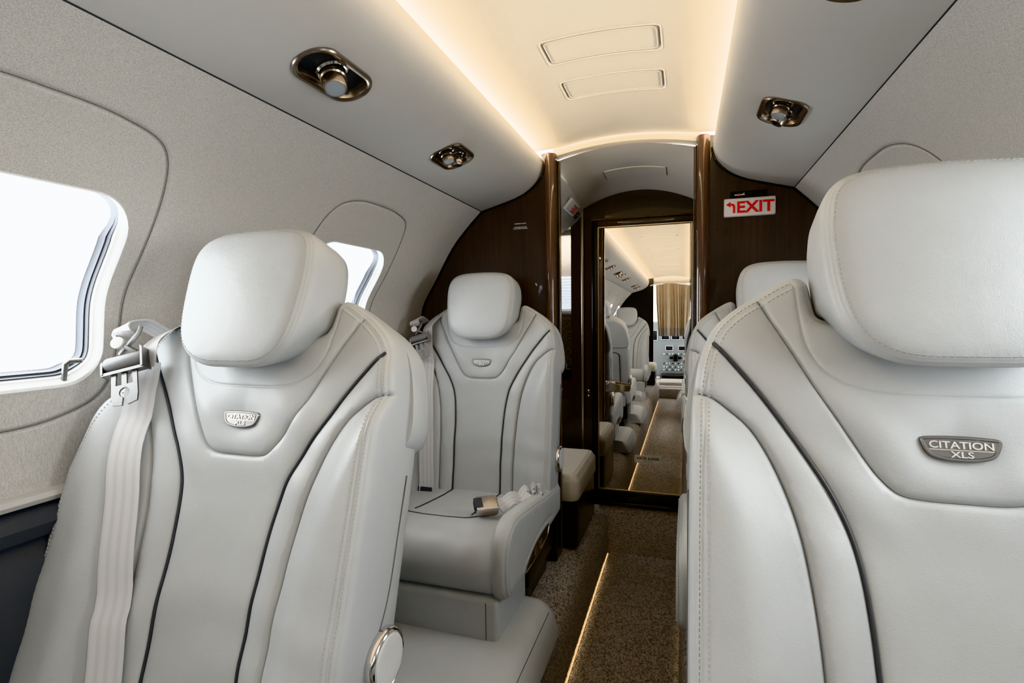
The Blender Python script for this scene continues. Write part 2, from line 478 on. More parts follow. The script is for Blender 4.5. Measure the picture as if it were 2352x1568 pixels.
def make_wall(side):
    out = [(YF, .620), (YB+.02, .620), (YB+.02, 1.333), (YF, 1.333)]
    seams = [(panel_outline(c)+(np.array([.045, 0.])+np.array([0, .024])*0 if side > 0 else 0), .0060, .0026, True) for c in WINY]
    if side > 0:
        for q in seams: q[0][:, 1] = np.where(q[0][:, 1] > 1.1, q[0][:, 1]+.026*np.clip((q[0][:, 1]-1.1)/.1, 0, 1), q[0][:, 1])
    holes = [[(c+a, WC+b) for a, b in win_outline(-.002)] for c in WINY]
    sh = Sheet(out, lambda u, v, d: u*0., seams, holes, spacing=.035, edge_step=.012)
    mb = MB()
    sh.emit(mb, 'wall', lambda u, v, w: (side*(wallx(v)-w), u, v))
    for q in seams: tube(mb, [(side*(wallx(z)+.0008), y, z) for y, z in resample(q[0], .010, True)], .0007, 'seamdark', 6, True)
    # black seam gap below the headliner panel
    o = mb.obj('wall_left' if side < 0 else 'wall_right'); tag(o, kind='structure')
    # ledge rail and charcoal lower lining
    mb = MB(); s = side
    def extr(prof, mat, y0=YF, y1=YB):
        n = len(prof); vs = [(s*x, y0, z) for x, z in prof]+[(s*x, y1, z) for x, z in prof]
        mb.add(vs, [(i, i+1, n+i+1, n+i) for i in range(n-1)], mat)
    extr([(.836, .634), (.812, .632), (.808, .624), (.812, .616), (.832, .612)], 'panel')
    o = mb.obj('trim_1' if side < 0 else 'trim_2'); tag(o, kind='structure')
    mb = MB()
    extr([(.832, .614), (.79, .606), (.782, .59), (.79, .568), (.805, .562), (.795, .554), (.782, .53), (.785, .3), (.80, .12), (.80, -.01)], 'charcoal')
    o = mb.obj('baseboard_left' if side < 0 else 'baseboard_right'); tag(o, kind='structure')
for sd in (-1, 1): make_wall(sd)

# overhead panels (sheet in (y, arc length))
OV = catmull([(.551, 1.334), (.48, 1.3535), (.416, 1.372), (.37, 1.392), (.335, 1.418), (.312, 1.445), (.302, 1.47), (.298, 1.492), (.302, 1.512), (.308, 1.516)], .006)
OVs = np.r_[0, np.cumsum(np.linalg.norm(np.diff(OV, axis=0), axis=1))]
def ovp(sv):
    x = np.interp(sv, OVs, OV[:, 0]); z = np.interp(sv, OVs, OV[:, 1])
    e = .002; tx = np.interp(sv+e, OVs, OV[:, 0])-np.interp(sv-e, OVs, OV[:, 0]); tz = np.interp(sv+e, OVs, OV[:, 1])-np.interp(sv-e, OVs, OV[:, 1])
    L = math.hypot(tx, tz); return x, z, tx/L, tz/L
S_FIX = float(np.interp(-.416, -OV[:, 0], OVs))       # arc position of the light row
PILL = rrect(.088, .042, .0415, 10); DUAL = rrect(.071, .046, .034, 8)
FIX = {-1: [('pill', .853), ('dual', 1.383), ('dual', .385), ('pill', -.20), ('dual', -.45), ('dual', -.95), ('dual', -2.05), ('dual', -2.4)],
       1: [('dual', 1.335), ('pill', .80)]}
def make_overhead(side):
    holes = [[(y+a, S_FIX+b) for a, b in (PILL if k == 'pill' else DUAL)] for k, y in FIX[side]]
    sh = Sheet([(YF, 0), (YB, 0), (YB, OVs[-1]), (YF, OVs[-1])], lambda u, v, d: u*0., [], holes, spacing=.03, edge_step=.008)
    mb = MB()
    def mp(u, v, w):
        x, z, tx, tz = ovp(v); return (side*x, u, z)
    sh.emit(mb, 'panel', mp)
    # trough behind the lip and upstand at the seam
    st = [(.5522, 1.3352), (.5505, 1.3342), (.5508, 1.3328), (.5526, 1.3316)]
    n = 4; mb.add([(side*x, YF, z) for x, z in st]+[(side*x, YB, z) for x, z in st], [(i, i+1, n+i+1, n+i) for i in range(3)], 'rubber')
    for prof in ([(.308, 1.516), (.315, 1.512), (.325, 1.502), (.40, 1.498)], [(.551, 1.334), (.552, 1.350)]):
        n = len(prof); vs = [(side*x, YF, z) for x, z in prof]+[(side*x, YB, z) for x, z in prof]
        mb.add(vs, [(i, i+1, n+i+1, n+i) for i in range(n-1)], 'panel')
    o = mb.obj('ceiling_panel_left' if side < 0 else 'ceiling_panel_right'); tag(o, kind='structure')
for sd in (-1, 1): make_overhead(sd)

# ceiling with pressed access panels
def cz(x):
    a = abs(x); a = a if a < .21 else .21+.05*(1-math.exp(-(a-.21)/.05))
    return 1.569-.40*a*a
CP = [(1.235, 1.345), (1.458, 1.573), (.72, .83), (-.05, .06), (-.75, -.64), (-1.4, -1.29), (-2.0, -1.89)]
cs = []
for a, b in CP:
    cs.append((np.array(resample(rrect(.135, (b-a)/2, .014, 6, .017, (a+b)/2), .004, True)), .0060, .0024, True))
def cbase(u, v, d):
    w = u*0
    return w
sh = Sheet([(-.41, YF), (.41, YF), (.41, YB), (-.41, YB)], cbase, cs, [], spacing=.04, edge_step=.03)
mb = MB(); sh.emit(mb, 'ceil', lambda u, v, w: (u, v, cz(u)-w))
for k, (a, b) in enumerate(CP):
    for g, r_ in ((.0045, .0017), (-.0045, .0012)):
        tube(mb, [(x, y, cz(x)+.0004) for x, y in resample(rrect(.135+g, (b-a)/2+g, .014, 6, .017, (a+b)/2), .008, True)], r_, 'ceil', 8, True)
tag(mb.obj('ceiling'), kind='structure')

# LED coves
def area(name, loc, rot, sx, sy, power, col, spread=pi):
    l = bpy.data.lights.new(name, 'AREA'); l.shape = 'RECTANGLE'; l.size = sx; l.size_y = sy; l.energy = power; l.color = col
    l.spread = spread
    o = bpy.data.objects.new(name, l); COL.objects.link(o); o.location = loc; o.rotation_euler = rot; return o
for sd in (-1, 1):
    a = area('cove_light', (sd*.352, (YF+YB)/2, 1.518), (0, 0, 0), .010, YB-YF-.04, 26, (1, .79, .53))
    # point up and inward
    dirv = Vector((-sd*.9, 0, .35)).normalized()
    a.rotation_euler = dirv.to_track_quat('-Z', 'Y').to_euler()
    q = Matrix.Identity(3); zc = -dirv; yc = Vector((0, 1, 0)); xc = yc.cross(zc)
    a.matrix_world = Matrix.Translation(a.location) @ Matrix((xc, yc, zc)).transposed().to_4x4()

# windows ---------------------------------------------------------------
def make_window(side):
    root = empty('window_1', (0, 0, 0)); tag(root, kind='structure')
    O = np.array(resample(win_outline(0.0), .012, True)); N = outward(O)
    def ring(mb, rows, mat):
        n = len(O); vs = []
        for d, dx in rows:
            for i in range(n):
                tf = float(sstep((N[i][1]-.15)/.7)); kb = 1+.6*float(sstep((-N[i][1]-.3)/.6)); q = O[i]+N[i]*(d*kb*(1-1.5*tf) if d < -.004 else d); z = WC+q[1]
                vs.append((side*(wallx(min(z, WC+O[i][1]+.004))+dx), q[0], z))
        fs = []
        for k in range(len(rows)-1):
            for i in range(n): j = (i+1) % n; fs.append((k*n+i, k*n+j, (k+1)*n+j, (k+1)*n+i))
        mb.add(vs, fs, mat); return mb
    f = ring(MB(), [(.004, .006), (-.001, .0), (-.003, -.0012), (-.005, .001), (-.007, .008), (-.010, .016), (-.0115, .017), (-.0135, .024)], 'white').obj('window_frame', root)
    g = ring(MB(), [(-.013, .0235), (-.0150, .023), (-.0165, .031), (-.0185, .031), (-.0200, .043), (-.0215, .046)], 'gasket').obj('window_gasket', root)
    mb = MB(); n = len(O); c = []
    ii = [(O[i]+N[i]*(-.020-.02*float(sstep((-N[i][1]-.3)/.6))+.035*float(sstep((N[i][1]-.15)/.7)))) for i in range(n)]
    mb.add([(side*(wallx(WC+q[1])+.046), q[0], WC+q[1]) for q in ii], [tuple(range(n))], 'glass')
    mb.obj('window_pane', root, smooth=False)
    # sliding shade tab at the lower corner
    mb = MB(); y = WHY-.062; z0 = WC-WHZ+.012
    tube(mb, [(side*(wallx(z0)+.012), y, z0), (side*(wallx(z0)+.010), y+.003, z0+.03), (side*(wallx(z0)+.004), y+.008, z0+.036), (side*(wallx(z0)-.008), y+.02, z0+.036)], [.004, .005, .005, .0045], 'steel', 10)
    mb.obj('shade_tab', root)
    return root
wl = make_window(-1); wr = make_window(1); first = True
wn = 0
for sd, proto in ((-1, wl), (1, wr)):
    for i, cy in enumerate(WINY):
        o = proto if i == 0 else copy_tree(proto)
        o.location = (0, cy, 0); wn += 1; o.name = 'window_%d' % wn
        side = -1 if sd < 0 else 1
        p = 6.6
        area('daylight', (side*.99, cy, WC+.03), (0, side*pi/2, 0), .46, .42, p, (.93, .97, 1.0))

# floor -------------------------------------------------------------------
def fprof():
    L = [(-.86, 0), (-.235, 0), (-.20, -.004), (-.172, -.018), (-.152, -.042), (-.142, -.075), (-.138, -.13), (-.134, -.198), (-.135, -.207), (-.139, -.210), (-.160, -.210), (-.160, -.23)]
    R_ = [(.226, -.23), (.226, -.210), (.203, -.210), (.199, -.205), (.20, -.13), (.206, -.07), (.215, -.04), (.232, -.018), (.26, -.004), (.29, 0), (.86, 0)]
    return L+R_
mb = MB(); P = fprof(); n = len(P); YS = [YF, 2.526]
mb.add([(x, y, z) for y in YS for x, z in P], [(i, i+1, n+i+1, n+i) for i in range(n-1)], 'carpet')
# riser with rounded nosing and lavatory sill
rp = [(2.52, -.23), (2.522, -.03), (2.527, -.012), (2.54, -.002), (2.60, 0)]
m_ = len(rp); mb.add([(x, y, z) for x in (-.3, .3) for y, z in rp], [(i, i+1, m_+i+1, m_+i) for i in range(m_-1)], 'carpet')
mb.add([(-.86, 2.52, 0), (.86, 2.52, 0), (.86, 2.9, 0), (-.86, 2.9, 0)], [(0, 1, 2, 3)], 'carpet')
tag(mb.obj('floor', angle=60), kind='structure')
# aisle LED strips, set under the carpet edge
for sd, x in ((-1, -.156), (1, .222)):
    mb = MB(); xs = -.1362 if sd < 0 else .2005; box(mb, xs-.0018, xs+.0018, YF+.5, 2.5, -.2298, -.2268, 'led' if sd < 0 else 'led_dim')
    o = mb.obj('aisle_light_strip')
    tag(o, 'bright warm light strip along the left edge of the sunken aisle carpet' if sd < 0 else 'dim light strip along the right edge of the sunken aisle carpet', 'light strip')
    dirv = Vector((-sd*.30, 0, -1)).normalized()
    a = area('aisle_glow', (x-sd*.008, (YF+.5+2.5)/2, -.2125), (0, 0, 0), .004, 4.9, .55 if sd < 0 else .25, (1, .74, .42), math.radians(120))
    zc = -dirv; yc = Vector((0, 1, 0)); xc = yc.cross(zc)
    a.matrix_world = Matrix.Translation(a.location) @ Matrix((xc, yc, zc)).transposed().to_4x4()

# ------------------------------------------------------------------ aft bulkhead
def section(side, inset=0.):
    pts = [(.80, 0), (.80, .12)]+[(wallx(z), z) for z in np.linspace(.2, 1.333, 24)]+[(x, z) for x, z in OV[::3]]+[(.31, 1.53)]
    return [(side*x, z) for x, z in pts]
mb = MB()
for sd in (-1, 1):
    xi = -.275 if sd < 0 else .275
    poly = section(sd)+[(xi, 1.535), (xi, 0)]
    vs = [(x, YB, z) for x, z in poly]+[(x, YB+.03, z) for x, z in poly]; n = len(poly)
    mb.add(vs, [tuple(range(n)), tuple(range(n, 2*n))]+[(i, (i+1) % n, n+(i+1) % n, n+i) for i in range(n)], 'wood')
o = mb.obj('wall_back', smooth=False); tag(o, kind='structure')
# black tubes painted in as the shadow line between lining and bulkhead
mb = MB()
for sd in (-1, 1):
    pts = [(sd*(wallx(z)-.004), YB-.004, z) for z in np.linspace(.65, 1.33, 40)]
    tube(mb, pts, .0042, 'black', 6)
    tube(mb, [(sd*(x-.002), YB-.004, z-.003) for x, z in OV[:-3:2]], .0032, 'black', 6)
tag(mb.obj('trim_3'), kind='structure')
# posts at the opening
for sd in (-1, 1):
    mb = MB(); xc = sd*.269
    prof = [(xc+.0225*math.cos(a), YB-.006+.030*math.sin(a)) for a in np.linspace(pi, 2*pi, 15)]
    prof += [(xc+.0225, YB+.045), (xc-.0225, YB+.045)]
    n = len(prof); vs = []
    zs = [0, .6, 1.2, 1.522 if sd < 0 else 1.528]
    for z in zs: vs += [(x, y, z) for x, y in prof]
    fs = [(k*n+i, k*n+(i+1) % n, (k+1)*n+(i+1) % n, (k+1)*n+i) for k in range(len(zs)-1) for i in range(n)]+[tuple(range((len(zs)-1)*n, len(zs)*n))]
    mb.add(vs, fs, 'postwood')
    xi = -sd*.0255+xc
    box(mb, min(xi, xi+sd*.005), max(xi, xi+sd*.005), YB-.012, YB+.02, 0, 1.50, 'black', .002)
    xi = -sd*.031+xc
    box(mb, min(xi, xi+sd*.004), max(xi, xi+sd*.004), YB+.0, YB+.03, 0, 1.50, 'postwood', .0015)
    tag(mb.obj('trim_4' if sd < 0 else 'trim_5', angle=50), kind='structure')
# arched lip over the opening + dropped header behind
mb = MB(); N = 25; vs = []; fs = []
xs = np.linspace(-.262, .262, N)
prof = [(.006, .045), (.004, .016), (-.006, .013), (-.008, .007), (-.005, .001), (.004, -.001), (.010, -.002), (.03, -.004)]
for x in xs:
    z0 = 1.5425-.45*x*x
    vs += [(x, YB+dy, z0+dz) for dy, dz in prof]
K = len(prof)
fs = [(i*K+k, (i+1)*K+k, (i+1)*K+k+1, i*K+k+1) for i in range(N-1) for k in range(K-1)]
mb.add(vs, fs, 'cream'); tag(mb.obj('trim_6'), kind='structure')

# ------------------------------------------------------------------ lavatory vestibule
def vz(x, y):
    t = (y-YB)/(YD-YB); return (1.5395-.032*t)-(.55+.48*t)*x*x
mb = MB(); xs = np.linspace(-.30, .30, 25); ys = np.linspace(YB+.02, YD+.01, 13)
out = [(-.30, YB+.02), (.30, YB+.02), (.30, YD), (-.30, YD)]
vp = resample(rrect(.126, .056, .010, 6, .013, 2.275), .004, True)
sh = Sheet(out, lambda u, v, d: np.where((np.abs(u-.013) < .125) & (np.abs(v-2.275) < .055), .003, 0.), [(np.array(vp), .004, .0016, True)], [], .03)
sh.emit(mb, 'vest', lambda u, v, w: (u, v, vz(u, v)-w)); tag(mb.obj('ceiling_vestibule'), kind='structure')
for sd in (-1, 1):
    mb = MB()
    pr = catmull([(.262, 1.475), (.261, 1.440), (.266, 1.418), (.283, 1.392), (.315, 1.362), (.36, 1.330), (.42, 1.305), (.62, 1.25)], .01)
    n = len(pr); mb.add([(sd*x, y, z) for y in (YB+.032, YD-.002) for x, z in pr], [(i, i+1, n+i+1, n+i) for i in range(n-1)], 'panel')
    tag(mb.obj('ceiling_panel_aft_left' if sd < 0 else 'ceiling_panel_aft_right'), kind='structure')
# door wall with the vanity opening cut out at the left
mb = MB()
ax0, ax1, az0, az1 = -.46, -.322, .60, 1.36
def quad(x0, x1, z0, z1, y=YD, m='wood'):
    mb.add([(x0, y, z0), (x1, y, z0), (x1, y, z1), (x0, y, z1)], [(0, 1, 2, 3)], m)
quad(-.85, ax0, 0, 1.6, m='darkwood'); quad(ax0, ax1, 0, az0, m='darkwood'); quad(ax0, ax1, az1, 1.6, m='darkwood'); quad(ax1, -.17, 0, 1.6, m='darkwood')
quad(-.17, .25, 1.35, 1.6, m='darkwood'); quad(.25, .85, 0, 1.6, m='darkwood'); tag(mb.obj('wall_door_side', smooth=False), kind='structure')
mb = MB(); quad(-.17, .25, 0, 1.35, YD+.03, 'black')  # walls of the vanity niche and black backing behind the door
mb.add([(ax0, YD, az1), (ax1, YD, az1), (ax1, YD+.2, az1), (ax0, YD+.2, az1)], [(0, 1, 2, 3)], 'darkwood')
mb.add([(ax0, YD, az0), (ax1, YD, az0), (ax1, YD+.2, az0), (ax0, YD+.2, az0)], [(0, 1, 2, 3)], 'darkwood')
mb.add([(ax0, YD+.2, az0), (ax1, YD+.2, az0), (ax1, YD+.2, az1), (ax0, YD+.2, az1)], [(0, 1, 2, 3)], 'darkwood')
for s_ in (0, 1):
    x = (ax0, ax1)[s_]
    mb.add([(x, YD, az0), (x, YD+.2, az0), (x, YD+.2, az1), (x, YD, az1)], [(0, 1, 2, 3)], 'wood')
tag(mb.obj('niche_walls', smooth=False), kind='structure')
mb = MB(); box(mb, -.271, -.260, YD-.006, YD, .12, 1.44, 'gold', .002)
tag(mb.obj('trim_7'), kind='structure')
# lavatory side walls
mb = MB()
for sd in (-1, 1):
    x = sd*.80
    mb.add([(x, YB+.03, 0), (x, YD, 0), (x, YD, 1.4), (x, YB+.03, 1.4)], [(0, 1, 2, 3)], 'wall')
tag(mb.obj('wall_lavatory', smooth=False), kind='structure')

# ---- vanity niche contents
v = empty('vanity_cabinet', (-.39, YD+.06, 0)); tag(v, 'narrow black vanity niche with a woven back panel at left of mirrored door', 'vanity')
mb = MB(); box(mb, ax0+.002, ax1-.002, YD+.004, YD+.19, .604, .655, 'black', .004); o = mb.obj('counter', v); o.location = (.39, -(YD+.06), 0)
mb = MB(); box(mb, ax0+.002, ax1-.002, YD+.185, YD+.195, .656, .90, 'weave'); o = mb.obj('woven_panel', v); o.location = (.39, -(YD+.06), 0)
mb = MB(); box(mb, ax0, ax1, YD+.185, YD+.195, .90, 1.37, 'vest'); o = mb.obj('upper_panel', v); o.location = (.39, -(YD+.06), 0)
mb = MB(); tube(mb, [(-.372, YD+.12, .655), (-.372, YD+.12, .69), (-.37, YD+.10, .70), (-.362, YD+.075, .69)], .005, 'chrome', 10)
lathe(mb, [(.011, .655), (.010, .67), (.006, .672)], 'chrome', 16, Matrix.Translation((-.372, YD+.12, 0)))
o = mb.obj('faucet', v); o.location = (.39, -(YD+.06), 0)
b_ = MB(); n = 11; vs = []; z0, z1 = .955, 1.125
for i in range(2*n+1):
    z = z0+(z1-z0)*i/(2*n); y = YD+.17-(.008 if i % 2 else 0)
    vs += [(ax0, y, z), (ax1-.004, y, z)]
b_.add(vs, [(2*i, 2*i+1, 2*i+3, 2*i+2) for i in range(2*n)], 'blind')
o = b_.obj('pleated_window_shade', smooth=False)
tag(o, 'white pleated window shade glowing above the woven panel left of mirrored door', 'window shade')
mb = MB(); box(mb, ax0, ax1-.002, YD+.14, YD+.18, .925, .950, 'white', .006); mb.obj('shade_rail', o)

# ---- mirrored door
door = empty('door_1', (0, YD, 0)); tag(door, kind='structure')
DX0, DX1, DZ0, DZ1 = -.188, .246, .072, 1.343
mb = MB(); box(mb, DX0, DX1, -.020, -.012, DZ0, DZ1, 'mirror'); mo = mb.obj('mirror_panel', door, smooth=False); mo.rotation_euler = (-.007, 0, 0); mo.location = (0, .005-.007*0, 0); mo.location.y = -.007*.70+.001
mb = MB()
def fr(x0, x1, z0, z1, y0, m, r=.004): box(mb, x0, x1, y0, .01, z0, z1, m, r)
fr(-.215, DX0+.002, .0, 1.372, -.034, 'black', .006); fr(DX1-.002, .275, .0, 1.372, -.034, 'black', .006)
fr(-.215, .275, DZ1-.002, 1.372, -.030, 'wood', .006); fr(-.215, .275, .0, DZ0+.002, -.030, 'black', .006)
fr(-.30, .30, .0, .022, -.045, 'black', .006)
fr(-.215, .275, 1.372, 1.380, -.036, 'postwood', .003)
mb.obj('door_frame', door)
mb = MB()
ring_sweep(mb, rrect((DX1-DX0)/2-.002, (DZ1-DZ0)/2-.002, .004, 3, (DX0+DX1)/2, 0), [(0, 0), (0, .003), (-.004, .003), (-.005, 0)], 'gold', Matrix.Translation((0, -.0225, (DZ0+DZ1)/2)) @ Matrix.Rotation(pi/2, 4, 'X') @ Matrix.Translation((0, 0, 0)))
mb.obj('edge_trim', door)
hd = MB()
box(hd, -.150, -.098, -.030, -.020, .552, .606, 'gold', .006)
lathe(hd, [(.0215, 0), (.0215, .012), (.0195, .014)], 'chrome', 28, Matrix.Translation((-.124, -.028, .579)) @ Matrix.Rotation(pi/2, 4, 'X'))
hp = [(-.124, .579), (-.10, .5805), (-.06, .5805), (-.036, .5815), (-.036, .5595), (-.06, .5555), (-.10, .5565), (-.124, .579-.0215)]
vs = []; N = 12
for i in range(N+1):
    t = i/N; x = -.124+.09*t; y = -.043-.018*math.sin(pi*t*.9)+.0
    for z, dy in ((.560, 0), (.598-.010*t, 0), (.598-.010*t, .006), (.560, .006)): vs.append((x, y+dy, z))
hd.add(vs, [(i*4+k, i*4+(k+1) % 4, (i+1)*4+(k+1) % 4, (i+1)*4+k) for i in range(N) for k in range(4)]+[(0, 1, 2, 3), (N*4, N*4+1, N*4+2, N*4+3)], 'gold')
hd.obj('door_handle', door, angle=35)
# placard on the mirror
pl = empty('water_barrier_placard', (.0485, YD-.0225, .2345)); tag(pl, 'small silver WATER BARRIER placard stuck low on the mirrored door', 'placard')
FACE = Matrix.Rotation(pi/2, 4, 'X')   # XY plane -> faces -Y
mb = MB(); prism(mb, rrect(.0615, .0180, .004, 5), 0, .0012, 'placard', FACE); mb.obj('plate', pl)
mb = MB()
ring_sweep(mb, rrect(.0585, .0150, .003, 5), [(0, .0012), (0, .0016), (-.0008, .0016), (-.0008, .0012)], 'blacktext', FACE)
vs, fs = text_mesh('WATER BARRIER', .107, 'blacktext', .0004, .02, .0125); mb.add([tuple(FACE @ Vector((x, y+.0035, z+.0013))) for x, y, z in vs], fs, 'blacktext')
vs, fs = text_mesh('INSIDE CLOSET', .044, 'blacktext', .0004, .01, .0045); mb.add([tuple(FACE @ Vector((x, y-.0085, z+.0013))) for x, y, z in vs], fs, 'blacktext')
mb.obj('lettering', pl, smooth=False)
# two small round switches on the dark panel
for i, z in enumerate((.528, .553)):
    mb = MB(); T = Matrix.Translation((-.2285, YD-.034, z)) @ FACE
    lathe(mb, [(.0065, 0), (.0065, .002), (.005, .003), (.0045, .0015)], 'chrome', 16, T)
    o = mb.obj('round_button'); tag(o, 'tiny round chrome button on black door frame, %s of two' % ('lower' if i == 0 else 'upper'), 'button', 'chrome buttons beside the mirrored door')

# ---- lavatory bench seat
def bench(name, label):
    r_ = empty(name, (0, 0, 0)); tag(r_, label, 'bench seat')
    sh = Sheet(rrect(.26, .213, .03, 6), lambda u, v, d: -.018*(1-np.sqrt(np.clip(1-(1-np.minimum(d/.04, 1))**2, 0, 1)))+.004, 
               [(np.array(resample(rrect(.247, .200, .025, 6), .005, True)), .0022, .0016, True)], [], .02, .01)
    mb = MB(); sh.emit(mb, 'beige_leather', lambda u, v, w: (u, v, .30+w), [(.006, -.006), (.009, -.016), (.009, -.075), (.002, -.088), (-.02, -.092)])
    for k in (-.0045, .0045):
        P_ = resample(rrect(.247+k, .2+k, .025, 6), .004, True)
        sh.stitches(mb, np.vstack([P_, P_[:1]]), lambda u, v, w: (u, v, .30+w))
    mb.obj('seat_cushion', r_)
    mb = MB(); box(mb, -.25, .262, -.205, .20, 0, .215, 'black', .02, 4); mb.obj('base', r_)
    mb = MB(); box(mb, -.26, .0, -.205, .19, .30, .42, 'beige_leather', .03, 4); mb.obj('back_bolster', r_)
    return r_
b1 = bench('lavatory_bench_seat', 'beige leather cushioned bench on a black base, just behind the bulkhead')
b1.location = (-.443, 2.192, 0)

# ------------------------------------------------------------------ exit sign and notices
SG = empty('exit_sign', (.4155, YB-.002, 1.2785)); tag(SG, 'white EXIT sign with red letters and arrow on right dark wood bulkhead', 'exit sign')
mb = MB(); sw, shh = .0795, .0305
ring_sweep(mb, rrect(sw, shh, .004, 4), [(0, 0), (0, .010), (-.002, .013), (-.004, .013)], 'signface', FACE)
prism(mb, rrect(sw-.004, shh-.004, .003, 4), .006, .0128, 'signface', FACE); mb.obj('panel', SG)
mb = MB()
vs, fs = text_mesh('EXIT', .114, 'red', .0008, .028, .0385); mb.add([tuple(FACE @ Vector((x+.0185, y, z+.0126))) for x, y, z in vs], fs, 'red'); mb.obj('lettering', SG, smooth=False)
mb = MB()
ar = [(-.0735, .010), (-.059, .0195), (-.059, .0135), (-.052, .0130), (-.0475, .0105), (-.0450, .006), (-.0445, 0), (-.0445, -.0185), (-.0515, -.0185), (-.0515, -.001), (-.0525, .004), (-.0550, .0065), (-.059, .0070), (-.059, .001)]
prism(mb, ar, .0126, .0134, 'red', FACE); mb.obj('arrow', SG, smooth=False)
NS = empty('no_smoking_notice', (.4135, YB-.001, 1.322)); tag(NS, 'small dark no-smoking notice just above the EXIT sign', 'notice')
mb = MB(); prism(mb, rrect(.058, .0125, .002, 3), 0, .0015, 'black', FACE); mb.obj('plate', NS)
mb = MB()
prism(mb, [(-.044, -.0016), (-.0165, -.0016), (-.0165, .0016), (-.044, .0016)], .0015, .002, 'whitetext', FACE)
prism(mb, [(-.044, -.0016), (-.012, -.0016), (-.012, .0016), (-.044, .0016)], .0015, .0018, 'whitetext', FACE)
prism(mb, [(-.020, .003), (-.014, .006), (-.012, .005), (-.018, .0022)], .0015, .002, 'whitetext', FACE)
mb.obj('cigarette', NS, smooth=False)
mb = MB(); ring_sweep(mb, [( -.031+.0045*math.cos(a), .0045*math.sin(a)) for a in np.linspace(0, 2*pi, 24, endpoint=False)], [(0, .0015), (0, .0026), (-.0012, .0026), (-.0012, .0015)], 'red', FACE)
prism(mb, [(-.0345, .0027), (-.0337, .0035), (-.0275, -.0027), (-.0283, -.0035)], .0016, .0024, 'red', FACE); mb.obj('prohibition_ring', NS, smooth=False)
NT = empty('printed_notice', (-.392, YB-.001, 1.2665)); tag(NT, 'three tiny lines of white print on the left dark wood bulkhead', 'notice')
mb = MB()
for s_, w_, dz in (('NO SMOKING IN LAVATORY', .046, .0095), ('LATCH SLIDING DOOR OPEN', .050, -.004), ('FOR TAXI, TAKEOFF, AND LANDING', .058, -.0098)):
    vs, fs = text_mesh(s_, w_, 'whitetext', .0004, .02, .0042); mb.add([tuple(FACE @ Vector((x, y+dz, z))) for x, y, z in vs], fs, 'whitetext')
mb.obj('lettering', NT, smooth=False)
# exit sign and switch on the aft left overhead panel
e2 = empty('lavatory_sign')
pA, pB = Vector((-.2665, 0, 1.418)), Vector((-.315, 0, 1.362))
tdir = (pA-pB).normalized(); nrm = Vector((tdir.z, 0, -tdir.x)); nrm = nrm if nrm.x > 0 else -nrm
def aftframe(y, t):   # x axis along -> -Y?  local x = +Y (aft), local y = tdir, z = normal
    p = pB.lerp(pA, t)+Vector((0, y, 0))+nrm*.005; X = Vector((0, 1, 0)); Z = nrm; Yv = Z.cross(X)
    return Matrix.Translation(p) @ Matrix((X, Yv, Z)).transposed().to_4x4()
e2.matrix_world = aftframe(2.315, .80); tag(e2, 'small grey and white sign box with red lettering on the pale aft overhead panel', 'sign')
mb = MB(); box(mb, -.085, .085, -.026, .030, 0, .014, 'white', .004); mb.obj('box', e2)
mb = MB(); vs, fs = text_mesh('EXIT', .075, 'red', .0008, .012, .036); mb.add([(x+.035, y, z+.014) for x, y, z in vs], fs, 'red'); mb.obj('lettering', e2, smooth=False)
sw = empty('wall_switch'); sw.matrix_world = aftframe(2.495, .66); tag(sw, 'small black switch plate on the pale aft overhead panel', 'switch')
mb = MB(); box(mb, -.026, .026, -.017, .017, 0, .003, 'rubber', .001); mb.obj('plate', sw)
mb = MB(); box(mb, -.012, -.004, .000, .008, .003, .005, 'white', .001); mb.obj('indicator', sw)

# ------------------------------------------------------------------ overhead lights and vents
def fix_frame(side, y):
    x, z, tx, tz = ovp(S_FIX)
    X = Vector((0, 1, 0)); t = Vector((side*tx, 0, tz)); Z = Vector((side*tz, 0, -tx)) 
    if Z.z > 0: Z = -Z
    Yv = Z.cross(X)
    return Matrix.Translation((side*x, y, z)) @ Matrix((X, Yv, Z)).transposed().to_4x4()
def nozzle(mb, cx, cy, tilt_m, lens, sc=1.):
    T = Matrix.Translation((cx, cy, -.010)) @ tilt_m @ Matrix.Scale(sc, 4)
    lathe(mb, [(.027, -.008), (.027, .002), (.024, .005), (.021, .004), (.0205, .000)], 'chrome', 28, Matrix.Translation((cx, cy, -.0125)) @ Matrix.Scale(sc, 4), True, False)
    lathe(mb, [(.0165, .0), (.0195, .008), (.0215, .012), (.0215, .016), (.0195, .018), (.0185, .034), (.0175, .0355), (.0165, .035)], 'nickel', 28, T, False, False)
    if lens: lathe(mb, [(.0165, .035), (.0165, .0335), (.008, .0342), (.0001, .0345)], 'lens', 28, T, False, True)
    else: lathe(mb, [(.0165, .035), (.014, .022), (.004, .012), (.0001, .011)], 'rubber', 28, T, False, True)
